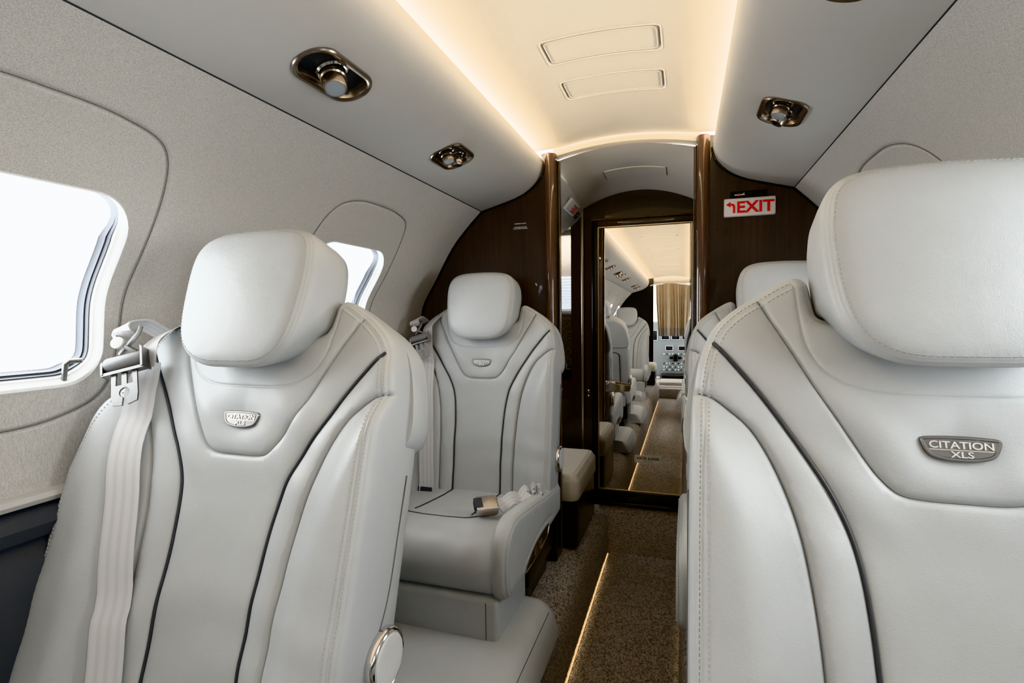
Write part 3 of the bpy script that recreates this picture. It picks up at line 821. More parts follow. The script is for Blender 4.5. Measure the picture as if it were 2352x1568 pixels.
def make_fixture(kind, name):
    r_ = empty(name); OUT = PILL if kind == 'pill' else DUAL
    mb = MB(); ring_sweep(mb, OUT, [(.004, -.004), (.004, .0015), (.002, .0035), (-.002, .0035), (-.004, .002), (-.007, .001), (-.009, -.004), (-.011, -.012), (-.012, -.024)], 'nickel'); mb.obj('bezel', r_)
    mb = MB(); prism(mb, [tuple(p+n*-.0115) for p, n in zip(np.array(OUT), outward(np.array(OUT)))], -.022, -.0145, 'rubber'); mb.obj('back_plate', r_)
    mb = MB()
    if kind == 'pill': nozzle(mb, .0, .0, Matrix.Rotation(math.radians(-14), 4, 'Y'), True, 1.15); mb.obj('reading_lamp', r_)
    else:
        nozzle(mb, -.024, -.005, Matrix.Rotation(math.radians(-8), 4, 'Y'), True, .86); mb.obj('reading_lamp', r_)
        mb = MB(); nozzle(mb, .026, .004, Matrix.Rotation(math.radians(14), 4, 'X'), False, .80); mb.obj('air_vent', r_)
    return r_
protos = {}
FLAB = {(-1, .853): 'oval recessed reading light with bronze bezel, nearest on left overhead panel',
        (-1, 1.383): 'reading light and air vent pair on left overhead panel, near the bulkhead',
        (1, 1.335): 'reading light and air vent pair on right overhead panel above the EXIT sign',
        (1, .80): 'oval recessed reading light cut off by top edge, right overhead panel'}
for sd in (-1, 1):
    for k, y in FIX[sd]:
        nm = 'reading_spotlight' if k == 'pill' else 'light_and_vent_unit'
        if k not in protos: protos[k] = o = make_fixture(k, nm)
        else: o = copy_tree(protos[k])
        fm = fix_frame(sd, y)
        o.matrix_world = fm
        lab = FLAB.get((sd, y))
        if lab is None:
            lab = 'overhead light seen only in the mirror, %s side panel further forward' % ('left' if sd < 0 else 'right')
        tag(o, lab, 'reading light' if k == 'pill' else 'light and vent', 'overhead reading lights and vents')

# ------------------------------------------------------------------ seats
VB = .365     # height of the badge above the recline pivot, along the backrest
half = [(0, -.50), (.14, -.50), (.245, -.50), (.262, -.49), (.270, -.46), (.272, -.38), (.272, -.2), (.271, -.06), (.269, .02), (.266, .06), (.259, .10), (.245, .136), (.222, .161), (.196, .180), (.172, .195),
        (.156, .204), (.145, .207), (.139, .202), (.136, .185), (.134, .168), (.131, .155), (.119, .146), (.088, .142), (.05, .141), (0, .141)]
right = catmull(half, .006)
OUTL = np.vstack([right, mirror_poly(right)[::-1][1:-1]])
def sym(P): P = np.array(P, float); return [P, mirror_poly(P)]
V_half = catmull([(0, -.061), (.035, -.0605), (.058, -.056), (.074, -.042), (.088, -.022), (.112, .020), (.138, .066), (.163, .115), (.184, .155), (.193, .176)], .004)
V_seam = np.vstack([mirror_poly(V_half)[::-1], V_half[1:]])
P_half = catmull([(.250, .118), (.225, .088), (.190, .042), (.155, -.012), (.122, -.070), (.103, -.125), (.094, -.20), (.091, -.30), (.0905, -.40), (.092, -.499)], .004)
S_half = catmull([(.268, .050), (.254, .045), (.235, .031), (.207, .004), (.182, -.042), (.162, -.100), (.150, -.17), (.143, -.26), (.140, -.36), (.140, -.499)], .004)
N_half = catmull([(.151, .197), (.148, .15), (.142, .112), (.125, .081), (.096, .062), (.058, .0545), (0, .0535)], .004)
N_seam = np.vstack([N_half, mirror_poly(N_half)[::-1][1:]])
def inset_path(P, d, lo, hi):
    Q = P - outward(P)*d
    return Q
_res = resample(OUTL, .004, True)
_ins = _res-outward(_res)*.013
# welt runs up one side, over the shoulder and stops at the tip
def welt(d):
    Q = _res-outward(_res)*d
    m = (Q[:, 0] > 0.14) & ~((np.abs(_res[:, 0]) < .158) & (Q[:, 1] > -.2)) & (Q[:, 1] > -.488)
    Qr = Q[m]; Qr = Qr[np.argsort(np.arctan2(Qr[:, 1]+.15, Qr[:, 0]-.0))]
    return Qr
W_half = welt(.0075)
SEAMS = [(V_seam, .0045, .0020, False), (N_seam, .0020, .0015, False)]
for q in sym(P_half): SEAMS.append((q, .0028, .0032, False))
for q in sym(S_half): SEAMS.append((q, .0070, .0023, False))
for q in sym(W_half): SEAMS.append((q, .0018, .0016, False))
_so = np.argsort(S_half[:, 1]); _sy, _sx = S_half[_so, 1], S_half[_so, 0]
_po = np.argsort(P_half[:, 1]); _py, _px = P_half[_po, 1], P_half[_po, 0]
def back_h(u, v, d):
    a = np.abs(u)
    us = np.interp(v, _sy, _sx); up = np.interp(v, _py, _px)
    wing = .034*sstep((a-us)/.08)*(v < .055)
    mid = .008*sstep((a-up)/.05)
    centre = -.010*(1-np.clip(a/.12, 0, 1)**2)*sstep((-.03-v)/.1)
    lumb = .010*np.exp(-((v+.32)/.14)**2)*(1-np.clip(a/.3, 0, 1)**2)
    yoke = .006*np.exp(-((a-.07)/.06)**2-((v-.01)/.05)**2)
    dimple = -.006*np.exp(-((u/.05)**2+((v+.004)/.028)**2))
    shoulder = -.012*sstep((v-.09)/.12)
    wr = .0022*np.sin((u*.8+v*1.5)*42+4*np.sin(u*11))*np.exp(-((v+.02)/.10)**2)*np.exp(-((a-.11)/.06)**2)
    wr = wr+.0016*np.sin((v*1.6-u*.35)*34+3*np.sin(u*9+v*5))*np.exp(-((v+.33)/.10)**2)
    r = .018; t = np.minimum(d/r, 1); edge = -.011*(1-np.sqrt(np.clip(1-(1-t)**2, 0, 1)))
    # pillow each panel a little near its seams
    Q = np.stack([u, v], 1); ds = np.full(len(u), 1.)
    for s_ in (V_seam, S_half, mirror_poly(S_half), P_half, mirror_poly(P_half)): ds = np.minimum(ds, dist_poly(Q, s_, False))
    pil = -.0045*np.exp(-ds/.012)
    return wing+mid+centre+lumb+yoke+dimple+shoulder+edge+pil+wr
BACK = Sheet(OUTL, back_h, SEAMS, [], spacing=.0075, edge_step=.004)
SX = 1
def bmap(u, v, w):
    if u*SX < 0:      # the outboard wing is a little wider than the aisle side
        a = abs(u); t = min(max((a-.13)/.13, 0), 1)*min(max((.11-v)/.22, 0), 1)
        u = u*(1+.115*t); w = w+.012*t
    return (u, -w, v+VB)
def line3(sh, P, lift): H = sh.h(P)+lift; return [bmap(p[0], p[1], h) for p, h in zip(P, H)]
RIM = [(.003, -.002), (.0058, -.006), (.007, -.012), (.0075, -.022), (.0078, '-.05'), (.008, '-.08'), (.006, '-.10'), (.001, '-.112'), (-.012, '-.120'), (-.03, '-.122')]
def build_back():
    mb = MB(); BACK.emit(mb, 'leather', bmap, RIM)
    for k in (-.0045, .0048):
        for q in sym(welt(.0075+k)): BACK.stitches(mb, q, bmap)
    for q in [V_seam]+sym(S_half): tube(mb, line3(BACK, resample(q, .006), -.0002), .0008, 'seamdark', 6)  # dark tubes paint shade into the V and S seams
    mb.recalc = False
    return mb
HS = [(0.0, .0775), (.045, .0785), (.074, .0855), (.097, .101), (.113, .127), (.122, .166), (.126, .213), (.126, .252), (.119, .286), (.101, .3075), (.066, .3175), (0, .3205)]
_h = catmull(HS, .005); HOUT = np.vstack([_h, mirror_poly(_h)[::-1][1:-1]])
_hr = resample(HOUT, .004, True)
def head_h(u, v, d):
    t = np.minimum(d/.022, 1); e = -.010*(1-np.sqrt(np.clip(1-(1-t)**2, 0, 1)))
    return .062+.010*(1-(u/.13)**2)*(1-((v-.205)/.14)**2)+e-.010*sstep((v-.26)/.08)-.004*sstep((.13-v)/.05)
HW = _hr-outward(_hr)*.0028
HEAD = Sheet(HOUT, head_h, [(HW, .0014, .0012, True)], [], spacing=.009, edge_step=.0045)
HRIM = [(.0022, -.0018), (.0040, -.005), (.0050, -.010), (.0055, -.018), (.0055, '.012'), (.004, '-.03'), (.001, '-.048'), (-.010, '-.058'), (-.025, '-.060')]
def hmap(u, v, w):   # the underside of the headrest tucks up towards the back
    if v < .17: v = v+max(0, .052-w)*.40*float(sstep((.17-v)/.06))
    return bmap(u, v, w)
def build_head():
    mb = MB(); HEAD.emit(mb, 'leather', hmap, HRIM)
    for k in (.004,):
        Q = _hr-outward(_hr)*(.0028+k); HEAD.stitches(mb, np.vstack([Q, Q[:1]]), bmap)
    return mb
def build_piping():
    mb = MB()
    for q in sym(P_half):
        q = resample(q, .007); tube(mb, line3(BACK, q, .0030), .0024, 'piping', 8)
    return mb
def build_badge(parent):
    mb = MB()
    bo = np.array(catmull([(-.0362, .0080), (-.033, .0092), (-.018, .0104), (0, .0108), (.018, .0104), (.033, .0092), (.0362, .0080), (.0372, .0055), (.0362, .0005), (.0325, -.0075), (.0265, -.0128), (.014, -.0160), (0, -.0168), (-.014, -.0160), (-.0265, -.0128), (-.0325, -.0075), (-.0362, .0005), (-.0372, .0055)], .003, True))
    h0 = float(BACK.h(np.array([[0, 0.]]))[0])
    T = Matrix(((1, 0, 0, 0), (0, 0, -1, -h0-.0035), (0, 1, 0, VB), (0, 0, 0, 1)))
    ring_sweep(mb, bo, [(.0, -.004), (0, .003), (-.0012, .0045), (-.0030, .0045), (-.0036, .0036)], 'badge', T)
    prism(mb, [tuple(p) for p in (np.array(bo)-outward(np.array(bo))*.0034)], 0, .0036, 'badge', T)
    o = mb.obj('badge', parent)
    mb = MB()
    for s_, w_, hh, dy in (('CITATION', .058, .0078, .0008), ('XLS', .021, .0068, -.0094)):
        vs, fs = text_mesh(s_, w_, 'letters', .0012, .015, hh); mb.add([tuple(T @ Vector((x, y+dy, z+.0034))) for x, y, z in vs], fs, 'letters')
    prism(mb, [(-.029, -.0050), (.029, -.0050), (.029, -.0043), (-.029, -.0043)], .003, .0040, 'letters', T)
    l = mb.obj('lettering', o, smooth=False)
    return o
def build_shell():
    """upper back shell with wrapped sides and a piped rear panel"""
    mb = MB()
    so = catmull([(0, -.035), (.18, -.035), (.256, -.03), (.273, -.02), (.278, .002), (.277, .03), (.268, .082), (.254, .122), (.23, .152), (.20, .174), (.17, .186), (.08, .19), (0, .19)], .012)
    O2 = np.vstack([so, mirror_poly(so)[::-1][1:-1]])
    sh = Sheet(O2, lambda u, v, d: -.128-.012*np.exp(-d/.03)*-1*0+u*0, [], [], .04, .012)
    # shell mapped backwards: rear face at w=-.128, wrapping forward
    sh.emit(mb, 'leather', lambda u, v, w: bmap(u, v, w), [(.006, '-.124'), (.008, '-.115'), (.0085, '-.068'), (.0075, '-.064'), (-.004, '-.066')], cap=False)
    return mb
def build_rear_panel():
    mb = MB()
    ro = rrect(.20, .165, .03, 6, 0, -.25)
    sh = Sheet(ro, lambda u, v, d: u*0, [], [], .05, .02)
    sh.emit(mb, 'leather', lambda u, v, w: bmap(u, v, -.130+w), [(.004, '.002'), (.004, '.02')], cap=False)
    tube(mb, [bmap(x, y, -.1275) for x, y in resample(rrect(.206, .171, .032, 6, 0, -.25), .012, True)], .003, 'piping', 6, True)
    return mb
def build_side_piping(sd):
    mb = MB()
    pts = catmull([(.2, -.058), (.06*0-.078, -.07), (-.074, -.16), (-.07, -.24), (-.058, -.29), (-.042, -.315)][1:], .01)
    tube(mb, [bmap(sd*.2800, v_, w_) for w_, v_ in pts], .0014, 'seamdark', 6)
    return mb
def build_knob(sd):
    mb = MB(); T = Matrix.Translation(bmap(sd*(.276 if sd > 0 else .262), -.335, -.075)) @ Matrix.Rotation(sd*pi/2, 4, 'Y')
    lathe(mb, [(.045, 0), (.046, .006), (.0455, .012), (.0435, .016), (.040, .018), (.038, .0165)], 'chrome', 40, T, True, False); return mb
def build_knob_cap(sd):
    mb = MB(); T = Matrix.Translation(bmap(sd*(.276 if sd > 0 else .262), -.335, -.075)) @ Matrix.Rotation(sd*pi/2, 4, 'Y')
    lathe(mb, [(.0385, .012), (.0380, .0165), (.036, .019), (.028, .0195), (.015, .0180), (.0001, .0175)], 'white', 40, T, True, True); return mb

# --- seat cushion (profile in y,z ; facing -y)
CPROF = catmull([(.05, .292), (-.05, .292), (-.15, .295), (-.25, .304), (-.33, .315), (-.40, .327), (-.46, .334), (-.51, .331), (-.545, .311), (-.564, .282), (-.569, .25), (-.562, .22), (-.548, .200), (-.53, .190)], .006)
CS = np.r_[0, np.cumsum(np.linalg.norm(np.diff(CPROF, axis=0), axis=1))]; CL = CS[-1]
def cmap(u, s_, w):
    y = np.interp(s_, CS, CPROF[:, 0]); z = np.interp(s_, CS, CPROF[:, 1]); e = .004
    ty = np.interp(min(s_+e, CL), CS, CPROF[:, 0])-np.interp(max(s_-e, 0), CS, CPROF[:, 0]); tz = np.interp(min(s_+e, CL), CS, CPROF[:, 1])-np.interp(max(s_-e, 0), CS, CPROF[:, 1])
    L = math.hypot(ty, tz); return (u, float(y-tz/L*w), float(z-ty/L*w*1.0)) if False else (u, float(y+tz/L*w), float(z-ty/L*w))
CWID = .252
def cush_h(u, v, d):
    return -.006*np.exp(-d/.012)+.008*(1-(u/CWID)**2)*np.exp(-((v-.25)/.2)**2)-.006*np.exp(-np.abs(v-.385)/.012)*(np.abs(u) < .0)
_cl = [(np.array(resample([(-.092, .0), (-.10, .18), (-.125, .285), (-.19, .325)], .005)), .003, .003, False)]
c_side = resample([(.092, .06), (.090, .20), (.096, .395)], .005)
c_cross = resample([(-.160, .36), (-.096, .440), (-.04, .450), (.04, .450), (.096, .440), (.160, .36)], .005)
c_cross2 = catmull([(.155, .345), (.20, .36), (.235, .40), (.251, .44)], .005)
CUSH = Sheet([(-CWID, 0), (CWID, 0), (CWID, CL), (-CWID, CL)], lambda u, v, d: -.004*np.exp(-np.minimum(np.abs(u-CWID), np.abs(u+CWID))/.010)+.008*(1-(u/CWID)**2)*np.exp(-((v-.25)/.2)**2)+.0015*np.sin((u*1.3+v)*40)*np.exp(-((v-.60)/.06)**2),
             [(c_side, .003, .003, False), (mirror_poly(c_side), .003, .003, False), (c_cross, .003, .0028, False)], [], .012, .008)
def build_cushion():
    mb = MB(); CUSH.emit(mb, 'leather', cmap, None)
    # underside and rear
    ys = [(.05, .285), (.05, .20), (-.50, .186), (-.53, .190)]
    n = len(ys); mb.add([(x, y, z) for x in (-CWID, CWID) for y, z in ys], [(i, i+1, n+i+1, n+i) for i in range(n-1)], 'leather')
    return mb
def build_cush_piping():
    mb = MB()
    for P_ in (c_side, mirror_poly(c_side), c_cross):
        q = resample(P_, .012); H = CUSH.h(q); tube(mb, [cmap(p[0], p[1], h+.0024) for p, h in zip(q, H)], .0020, 'piping', 6)
    return mb
# side bolster: polygon in (y,z)
sp_top = [(.03, .318), (-.05, .325), (-.14, .335), (-.26, .353), (-.38, .371), (-.46, .381), (-.51, .378), (-.544, .362), (-.565, .335), (-.573, .295), (-.571, .25), (-.563, .218), (-.548, .198)]
sp_bot = [(-.51, .193), (-.40, .196), (-.25, .205), (-.10, .215), (.03, .22)]
SOUT = np.vstack([catmull(sp_top, .01), catmull(sp_bot, .01)])
_sr = resample(SOUT, .005, True)
def swelt(k):
    Q = _sr-outward(_sr)*k
    m = ((_sr[:, 1] > .225) | (_sr[:, 0] < -.53)) & (_sr[:, 0] < .02)
    Q = Q[m]; a = np.arctan2(Q[:, 1]-.27, Q[:, 0]+.3); a = np.where(a < -2.5, a+2*pi, a); return Q[np.argsort(a)]
ctrl = catmull([(-.445, .203), (-.405, .228), (-.33, .252), (-.24, .262), (-.16, .260), (-.10, .252)], .006)
SIDE = Sheet(SOUT, lambda u, v, d: -.010*(1-np.sqrt(np.clip(1-(1-np.minimum(d/.02, 1))**2, 0, 1))), [(swelt(.007), .0018, .0016, False), (ctrl, .003, .003, False)], [], .014, .006)
def smap(sd): return lambda u, v, w: (sd*(.288+(.018 if SX < 0 and sd < 0 else 0)+w), u, v)
def build_side(sd):
    mb = MB(); SIDE.emit(mb, 'leather', smap(sd), [(.003, -.003), (.005, -.008), (.006, -.016), (.0055, -.030), (.000, -.037), (-.006, -.040)], cap=True)
    for k in (.0025, .0115): SIDE.stitches(mb, swelt(k), smap(sd))
    return mb
def build_ctrl(sd):
    mb = MB()
    po = catmull([(-.425, .205), (-.395, .226), (-.32, .246), (-.22, .252), (-.165, .247), (-.16, .232), (-.19, .212), (-.30, .203)], .006, True)
    T = Matrix(((0, 0, sd, sd*.286), (1, 0, 0, 0), (0, 1, 0, 0), (0, 0, 0, 1)))
    prism(mb, [tuple(p) for p in po], -.004, .003, 'black', T)
    ring_sweep(mb, po, [(.0005, -.002), (.0005, .005), (-.0025, .005), (-.003, .002)], 'chrome', T)
    for y in (-.335, -.285): 
        x0 = sd*.288; box(mb, min(x0, x0+sd*.004), max(x0, x0+sd*.004), y, y+.03, .214, .236, 'nickel', .0015)
    return mb
def build_pedestal():
    mb = MB()
    prof = [(-.560, .192), (-.562, .14), (-.555, .075), (-.545, .062), (-.12, .062), (-.05, .09), (-.05, .20)]
    n = len(prof); 
    bm_ = MB(); box(mb, -.258, .258, -.566, -.315, .062, .194, 'leather', .014, 4)
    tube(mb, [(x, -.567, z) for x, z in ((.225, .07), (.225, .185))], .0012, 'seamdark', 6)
    return mb
def build_plinth(sx):
    mb = MB()
    rx = 0 if sx > 0 else -.09
    # trapezoid shroud on the floor, aisle end slopes down
    for_ = [(-.26, 0), (-.27, .05), (-.25, .082), (-.22, .088), (.27+rx, .088), (.31+rx, .084), (.335+rx, .070), (.352+rx, .045), (.366+rx, 0)]
    P_ = [(sx*x, z) for x, z in for_]
    ys = [(-.82, .92, .0), (-.814, .97, .85), (-.78, 1, 1), (-.35, 1, 1), (-.315, .97, .9), (-.305, .94, .0)]
    n = len(P_); vs = []
    for y, kx, kz in ys: vs += [(x*kx, y, max(0, z*kz) if kz > 0 else 0 if z < .01 else z*.55) for x, z in P_]
    fs = [(k*n+i, k*n+i+1, (k+1)*n+i+1, (k+1)*n+i) for k in range(len(ys)-1) for i in range(n-1)]
    fs += [tuple(range(n)), tuple(range((len(ys)-1)*n, len(ys)*n))]
    mb.add(vs, fs, 'leather')
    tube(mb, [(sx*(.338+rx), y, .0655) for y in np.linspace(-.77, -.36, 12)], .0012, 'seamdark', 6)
    return mb

def ribbon(mb, pts, wdir, width, mat, thick=.0014, nrm=None):
    """flat webbing following 3D points"""
    pts = [Vector(p) for p in pts]; N = len(pts); vs = []; uv = []; L = 0
    for i, p in enumerate(pts):
        t = (pts[min(i+1, N-1)]-pts[max(i-1, 0)]).normalized()
        wd = Vector(wdir[i] if isinstance(wdir[0], (list, tuple, Vector)) else wdir); wd = (wd-t*wd.dot(t)).normalized(); nn = t.cross(wd)
        if i: L += (p-pts[i-1]).length
        for s_, q in ((-.5, 1), (0, 1.3), (.5, 1), (.5, -1), (0, -1), (-.5, -1)):
            vs.append(p+wd*width*s_+nn*thick*.5*q); uv.append((s_+.5, L/.05))
    fs = [(i*6+k, i*6+(k+1) % 6, (i+1)*6+(k+1) % 6, (i+1)*6+k) for i in range(N-1) for k in range(6)]
    mb.add(vs, fs, mat, uv)
def build_belt(parent, sw=0.):
    """shoulder harness on the outboard (-u) side with its hardware"""
    pth = catmull([(-.220, .085), (-.210, .045), (-.198, .0), (-.190, -.06), (-.182+.012*sw, -.14), (-.174+.022*sw, -.24), (-.168+.034*sw, -.34), (-.164+.042*sw, -.43), (-.163+.045*sw, -.475)], .015)
    H = BACK.h(pth); 
    Hs = np.convolve(np.r_[H[:1], H[:1], H, H[-1:], H[-1:]], np.ones(5)/5, 'valid')
    mb = MB(); ribbon(mb, [bmap(p[0]-.006, p[1], h+.017) for p, h in zip(pth, np.maximum(H, Hs))], [(.90, .42*min(1, max(0, (.0-q[1]+.1)/.05))+.0, .06) for q in pth], .051, 'belt'); 
    # loop from hardware up over the shoulder
    up = [bmap(-.213, .078, .026), bmap(-.214, .11, .03), bmap(-.216, .128, .022), bmap(-.206, .150, .006), bmap(-.195, .172, -.02), bmap(-.19, .18, -.06)]
    ribbon(mb, [tuple(p) for p in catmull(up, .01)], (.92, 0, .38), .040, 'belt')
    o = mb.obj('shoulder_belt', parent)
    o2 = MB(); box(o2, -.1815-.0, -.1345, -.0, .004, -.112, -.086, 'piping', .001)
    # dark end band and metal end fitting
    ue = -.170+.045*sw; p = bmap(ue, -.468, float(BACK.h(np.array([[ue, -.468]]))[0])+.021)
    e_ = MB(); box(e_, p[0]-.0275, p[0]+.0275, p[1]-.0022, p[1]+.0022, p[2]-.010, p[2]+.010, 'charcoal', .001); e_.obj('keeper_band', o)
    e_ = MB(); q = p[2]-.022
    tube(e_, [(p[0]-.028, p[1]-.004, q), (p[0]+.02, p[1]-.008, q+.004), (p[0]+.026, p[1]-.008, q-.004), (p[0]-.01, p[1]-.004, q-.014), (p[0]-.028, p[1]-.004, q-.012)], .0045, 'steel', 8); e_.obj('end_fitting', o)
    # hardware: rolled bar, bracket, slotted hook plate, link
    T = Matrix.Translation(bmap(-.2345, .080, .046)) @ Matrix.Rotation(math.radians(-22), 4, 'Y') @ Matrix.Rotation(math.radians(18), 4, 'Z') @ Matrix.Scale(1.22, 4)
    hw = MB()
    lathe(hw, [(.0102, -.026), (.0116, -.023), (.0116, .023), (.0102, .026)], 'roller', 24, T @ Matrix.Rotation(pi/2, 4, 'Y'))
    hw.obj('belt_roller', o)
    hw = MB()
    def plate(poly, y0, y1):   # poly in local XZ
        prism(hw, poly, y0, y1, 'steel', T @ Matrix.Rotation(pi/2, 4, 'X'))
    st = len(hw.v)
    plate([(.0265, -.016), (.0295, -.016), (.0295, .014), (.0265, .017)], -.010, .011)
    plate([(-.0295, -.016), (-.0265, -.016), (-.0265, .004), (-.0295, .002)], -.010, .010)
    plate([(-.0295, -.018), (.0295, -.018), (.0295, -.0135), (-.0295, -.0135)], -.003, .009)
    # hook plate: two legs, crossbar and claw
    plate([(-.018, -.018), (-.011, -.018), (-.012, -.036), (-.018, -.036)], .002, .005)
    plate([(.011, -.018), (.018, -.018), (.018, -.036), (.012, -.036)], .002, .005)
    plate([(-.0035, -.018), (.0035, -.018), (.0035, -.036), (-.0035, -.036)], .002, .005)
    c0 = [(-.018, -.036), (.018, -.036), (.0185, -.052), (.017, -.064), (.004, -.067), (.0025, -.057)]
    hole = [(.0075*math.cos(a), -.048+.0075*math.sin(a)) for a in np.linspace(-1.2, pi+1.2, 14)]
    plate(c0+hole+[(-.0025, -.057), (-.004, -.067), (-.017, -.064), (-.0185, -.052)], .002, .005)
    hw.obj('hook_plate', o, smooth=False)
    hw = MB()
    tube(hw, [tuple(T @ Vector(q_)) for q_ in ((-.016, 0, .050), (-.008, -.003, .036), (.004, -.004, .022), (.016, 0, .012))], .0045, 'steel', 8)
    tube(hw, [tuple(T @ Vector(q_)) for q_ in ((.022, 0, .052), (.020, -.003, .040), (.008, -.004, .026), (-.008, 0, .014))], .0045, 'steel', 8)
    lathe(hw, [(.009, 0), (.009, .004), (.007, .005)], 'white', 18, T @ Matrix.Translation((-.006, -.006, .030)) @ Matrix.Rotation(pi/2, 4, 'X'))
    hw.obj('belt_link', o)
    hw = MB(); ribbon(hw, [tuple(T @ Vector(q_)) for q_ in catmull([(0, .004, .042), (0, -.008, .048), (.002, -.007, .056), (.009, .004, .062), (.018, .020, .065), (.027, .050, .058)], .004)], (.90, 0, .42), .036, 'belt', .003)
    hw.obj('belt_loop', o)
    return o
def build_lap_belt(parent):
    o = MB()
    # crumpled webbing from the buckle to the gap by the back
    pts = [(x, y, z-.031) for x, y, z in catmull([(.172, -.315, .372), (.185, -.29, .378), (.20, -.255, .384), (.218, -.232, .374), (.230, -.20, .392), (.236, -.188, .376), (.246, -.182, .396), (.254, -.172, .372), (.262, -.166, .388), (.258, -.12, .345)], .006)]
    wd = [(-.25+.2*math.sin(i*.5), .75, .55+.25*math.sin(i*.7)) for i in range(len(pts))]
    ribbon(o, pts, wd, .044, 'belt', .0018)
    w = o.obj('lap_belt', parent)
    T = Matrix.Translation((.146, -.350, .357)) @ Matrix.Rotation(math.radians(32), 4, 'Z') @ Matrix.Rotation(math.radians(28), 4, 'X')
    b_ = MB(); st = 0; box(b_, -.034, .034, -.028, .028, -.015, .015, 'buckle', .005); b_.xform(T); b_.obj('buckle', w)
    b_ = MB(); box(b_, -.037, -.012, -.020, .020, -.008, .0155, 'charcoal', .002); box(b_, -.0375, -.033, -.012, .012, -.006, .006, 'black', .001); b_.xform(T); b_.obj('buckle_slot', w)
    return w

def make_seat(sx):
    """sx: +1 aisle on +x local side"""
    global SX
    SX = sx
    root = empty('aircraft_seat')
    bk = build_back().obj('backrest', root, angle=80); bk.location = (0, 0, .40)
    build_piping().obj('piping', bk)
    build_badge(bk)
    build_shell().obj('upper_back_shell', bk, angle=60)
    build_rear_panel().obj('rear_panel', bk)
    build_side_piping(sx).obj('side_seam', bk)
    kn = build_knob(sx).obj('recline_knob', bk); build_knob_cap(sx).obj('knob_cap', bk)
    hd = build_head().obj('headrest', root, angle=80); hd.location = (0, 0, .40)
    cu = build_cushion().obj('seat_cushion', root, angle=70)
    build_cush_piping().obj('piping', cu)
    build_side(sx).obj('side_bolster', cu, angle=70); build_side(-sx).obj('side_bolster', cu, angle=70)
    build_ctrl(sx).obj('control_panel', cu)
    build_pedestal().obj('pedestal', root)
    mb = MB(); box(mb, -.262, .262, -.305, .02, 0.088, .205, 'black', .012, 3); box(mb, -.235, .235, -.30, .02, 0, .10, 'black', .01, 3); mb.obj('seat_frame', root)
    build_plinth(sx).obj('plinth', root, angle=50)
    return root
def recline(root, deg, dz=0., hz=0.):
    a = math.radians(deg)
    for c in root.children:
        if c.name.split('.')[0] in ('backrest', 'headrest'):
            c.rotation_euler = (-a, 0, 0); h_ = hz if c.name.startswith('head') else 0; c.location = (0, -VB*math.sin(a)+h_*math.sin(a), .755+dz-VB*math.cos(a)+h_*math.cos(a))
SL = make_seat(1); SR = make_seat(-1)
GR = 'ivory leather cabin seats'
def place(proto, x, y, rot, deg, label, dz=0., hz=0., belt=False, lap=False):
    o = proto if not proto.get('used') else copy_tree(proto)
    proto['used'] = 1
    if 'used' in o: 
        pass
    o.location = (x, y, 0); o.rotation_euler = (0, 0, rot)
    recline(o, deg, dz, hz); tag(o, label, 'seat', GR)
    o['_belt'] = 1 if belt else 0; o['_lap'] = 1 if lap else 0
    return o
def child(o, nm): return [c for c in o.children if c.name.split('.')[0] == nm][0]
s1 = place(SL, -.496, .69, 0, 18, 'ivory leather seat nearest on the left, with webbing shoulder belt, beside bright window')
s2 = place(SL, -.496, 1.79, 0, 10, 'ivory leather seat against dark bulkhead, with lap belt buckle lying on cushion')
s3 = place(SR, .496, .69, 0, 18, 'huge nearest ivory leather seat on the right, cropped by the picture edge', .018, .002)
s4 = place(SR, .500, 1.79, 0, 10, 'ivory leather seat mostly hidden behind the nearest right seat, below EXIT sign')
s5 = place(SR, -.496, -1.76, pi, 12, 'ivory leather seat facing aft, seen only in the mirrored door on its left')
s6 = place(SL, .496, -1.76, pi, 12, 'ivory leather seat facing aft, sliver at right of the mirror reflection')
for o in (s1, s2, s3, s4, s5, s6):
    for k in ('used', '_belt', '_lap'):
        if k in o: del o[k]
SX = 1
build_belt(child(s1, 'backrest'), 1.); build_belt(child(s2, 'backrest'), 0.)
build_lap_belt(child(s2, 'seat_cushion'))

# dark storage block behind the second seat
mb = MB(); box(mb, -.55, -.236, 1.868, 1.946, 0, .27, 'black', .012, 4)
o = mb.obj('seat_back_locker'); tag(o, 'glossy black low locker on carpet between rear left seat and bulkhead', 'locker')

# ------------------------------------------------------------------ forward end, seen in the mirror
mb = MB()
for sd in (-1, 1):
    xi = -.235 if sd < 0 else .34
    poly = section(sd)+[(sd*.31 if sd < 0 else .345, 1.56), (xi, 1.56), (xi, -.2)]
    n = len(poly); mb.add([(x, YF, z) for x, z in poly]+[(x, YF-.03, z) for x, z in poly], [tuple(range(n)), tuple(range(n, 2*n))]+[(i, (i+1) % n, n+(i+1) % n, n+i) for i in range(n)], 'black')
tag(mb.obj('wall_front', smooth=False), kind='structure')
mb = MB(); mb.add([(-.32, YF-.01, 1.46), (.36, YF-.01, 1.46), (.36, YF-.01, 1.60), (-.32, YF-.01, 1.60)], [(0, 1, 2, 3)], 'panel'); tag(mb.obj('wall_front_header', smooth=False), kind='structure')
# step up to the cockpit
mb = MB(); box(mb, -.16, .24, YF-.6, YF+.2, -.23, -.09, 'carpet', .02); box(mb, -.16, .24, YF-.7, YF-.15, -.23, -.03, 'carpet', .02)
box(mb, -.9, .9, -5.2, YF, -.25, -.08, 'carpet'); tag(mb.obj('floor_step'), kind='structure')
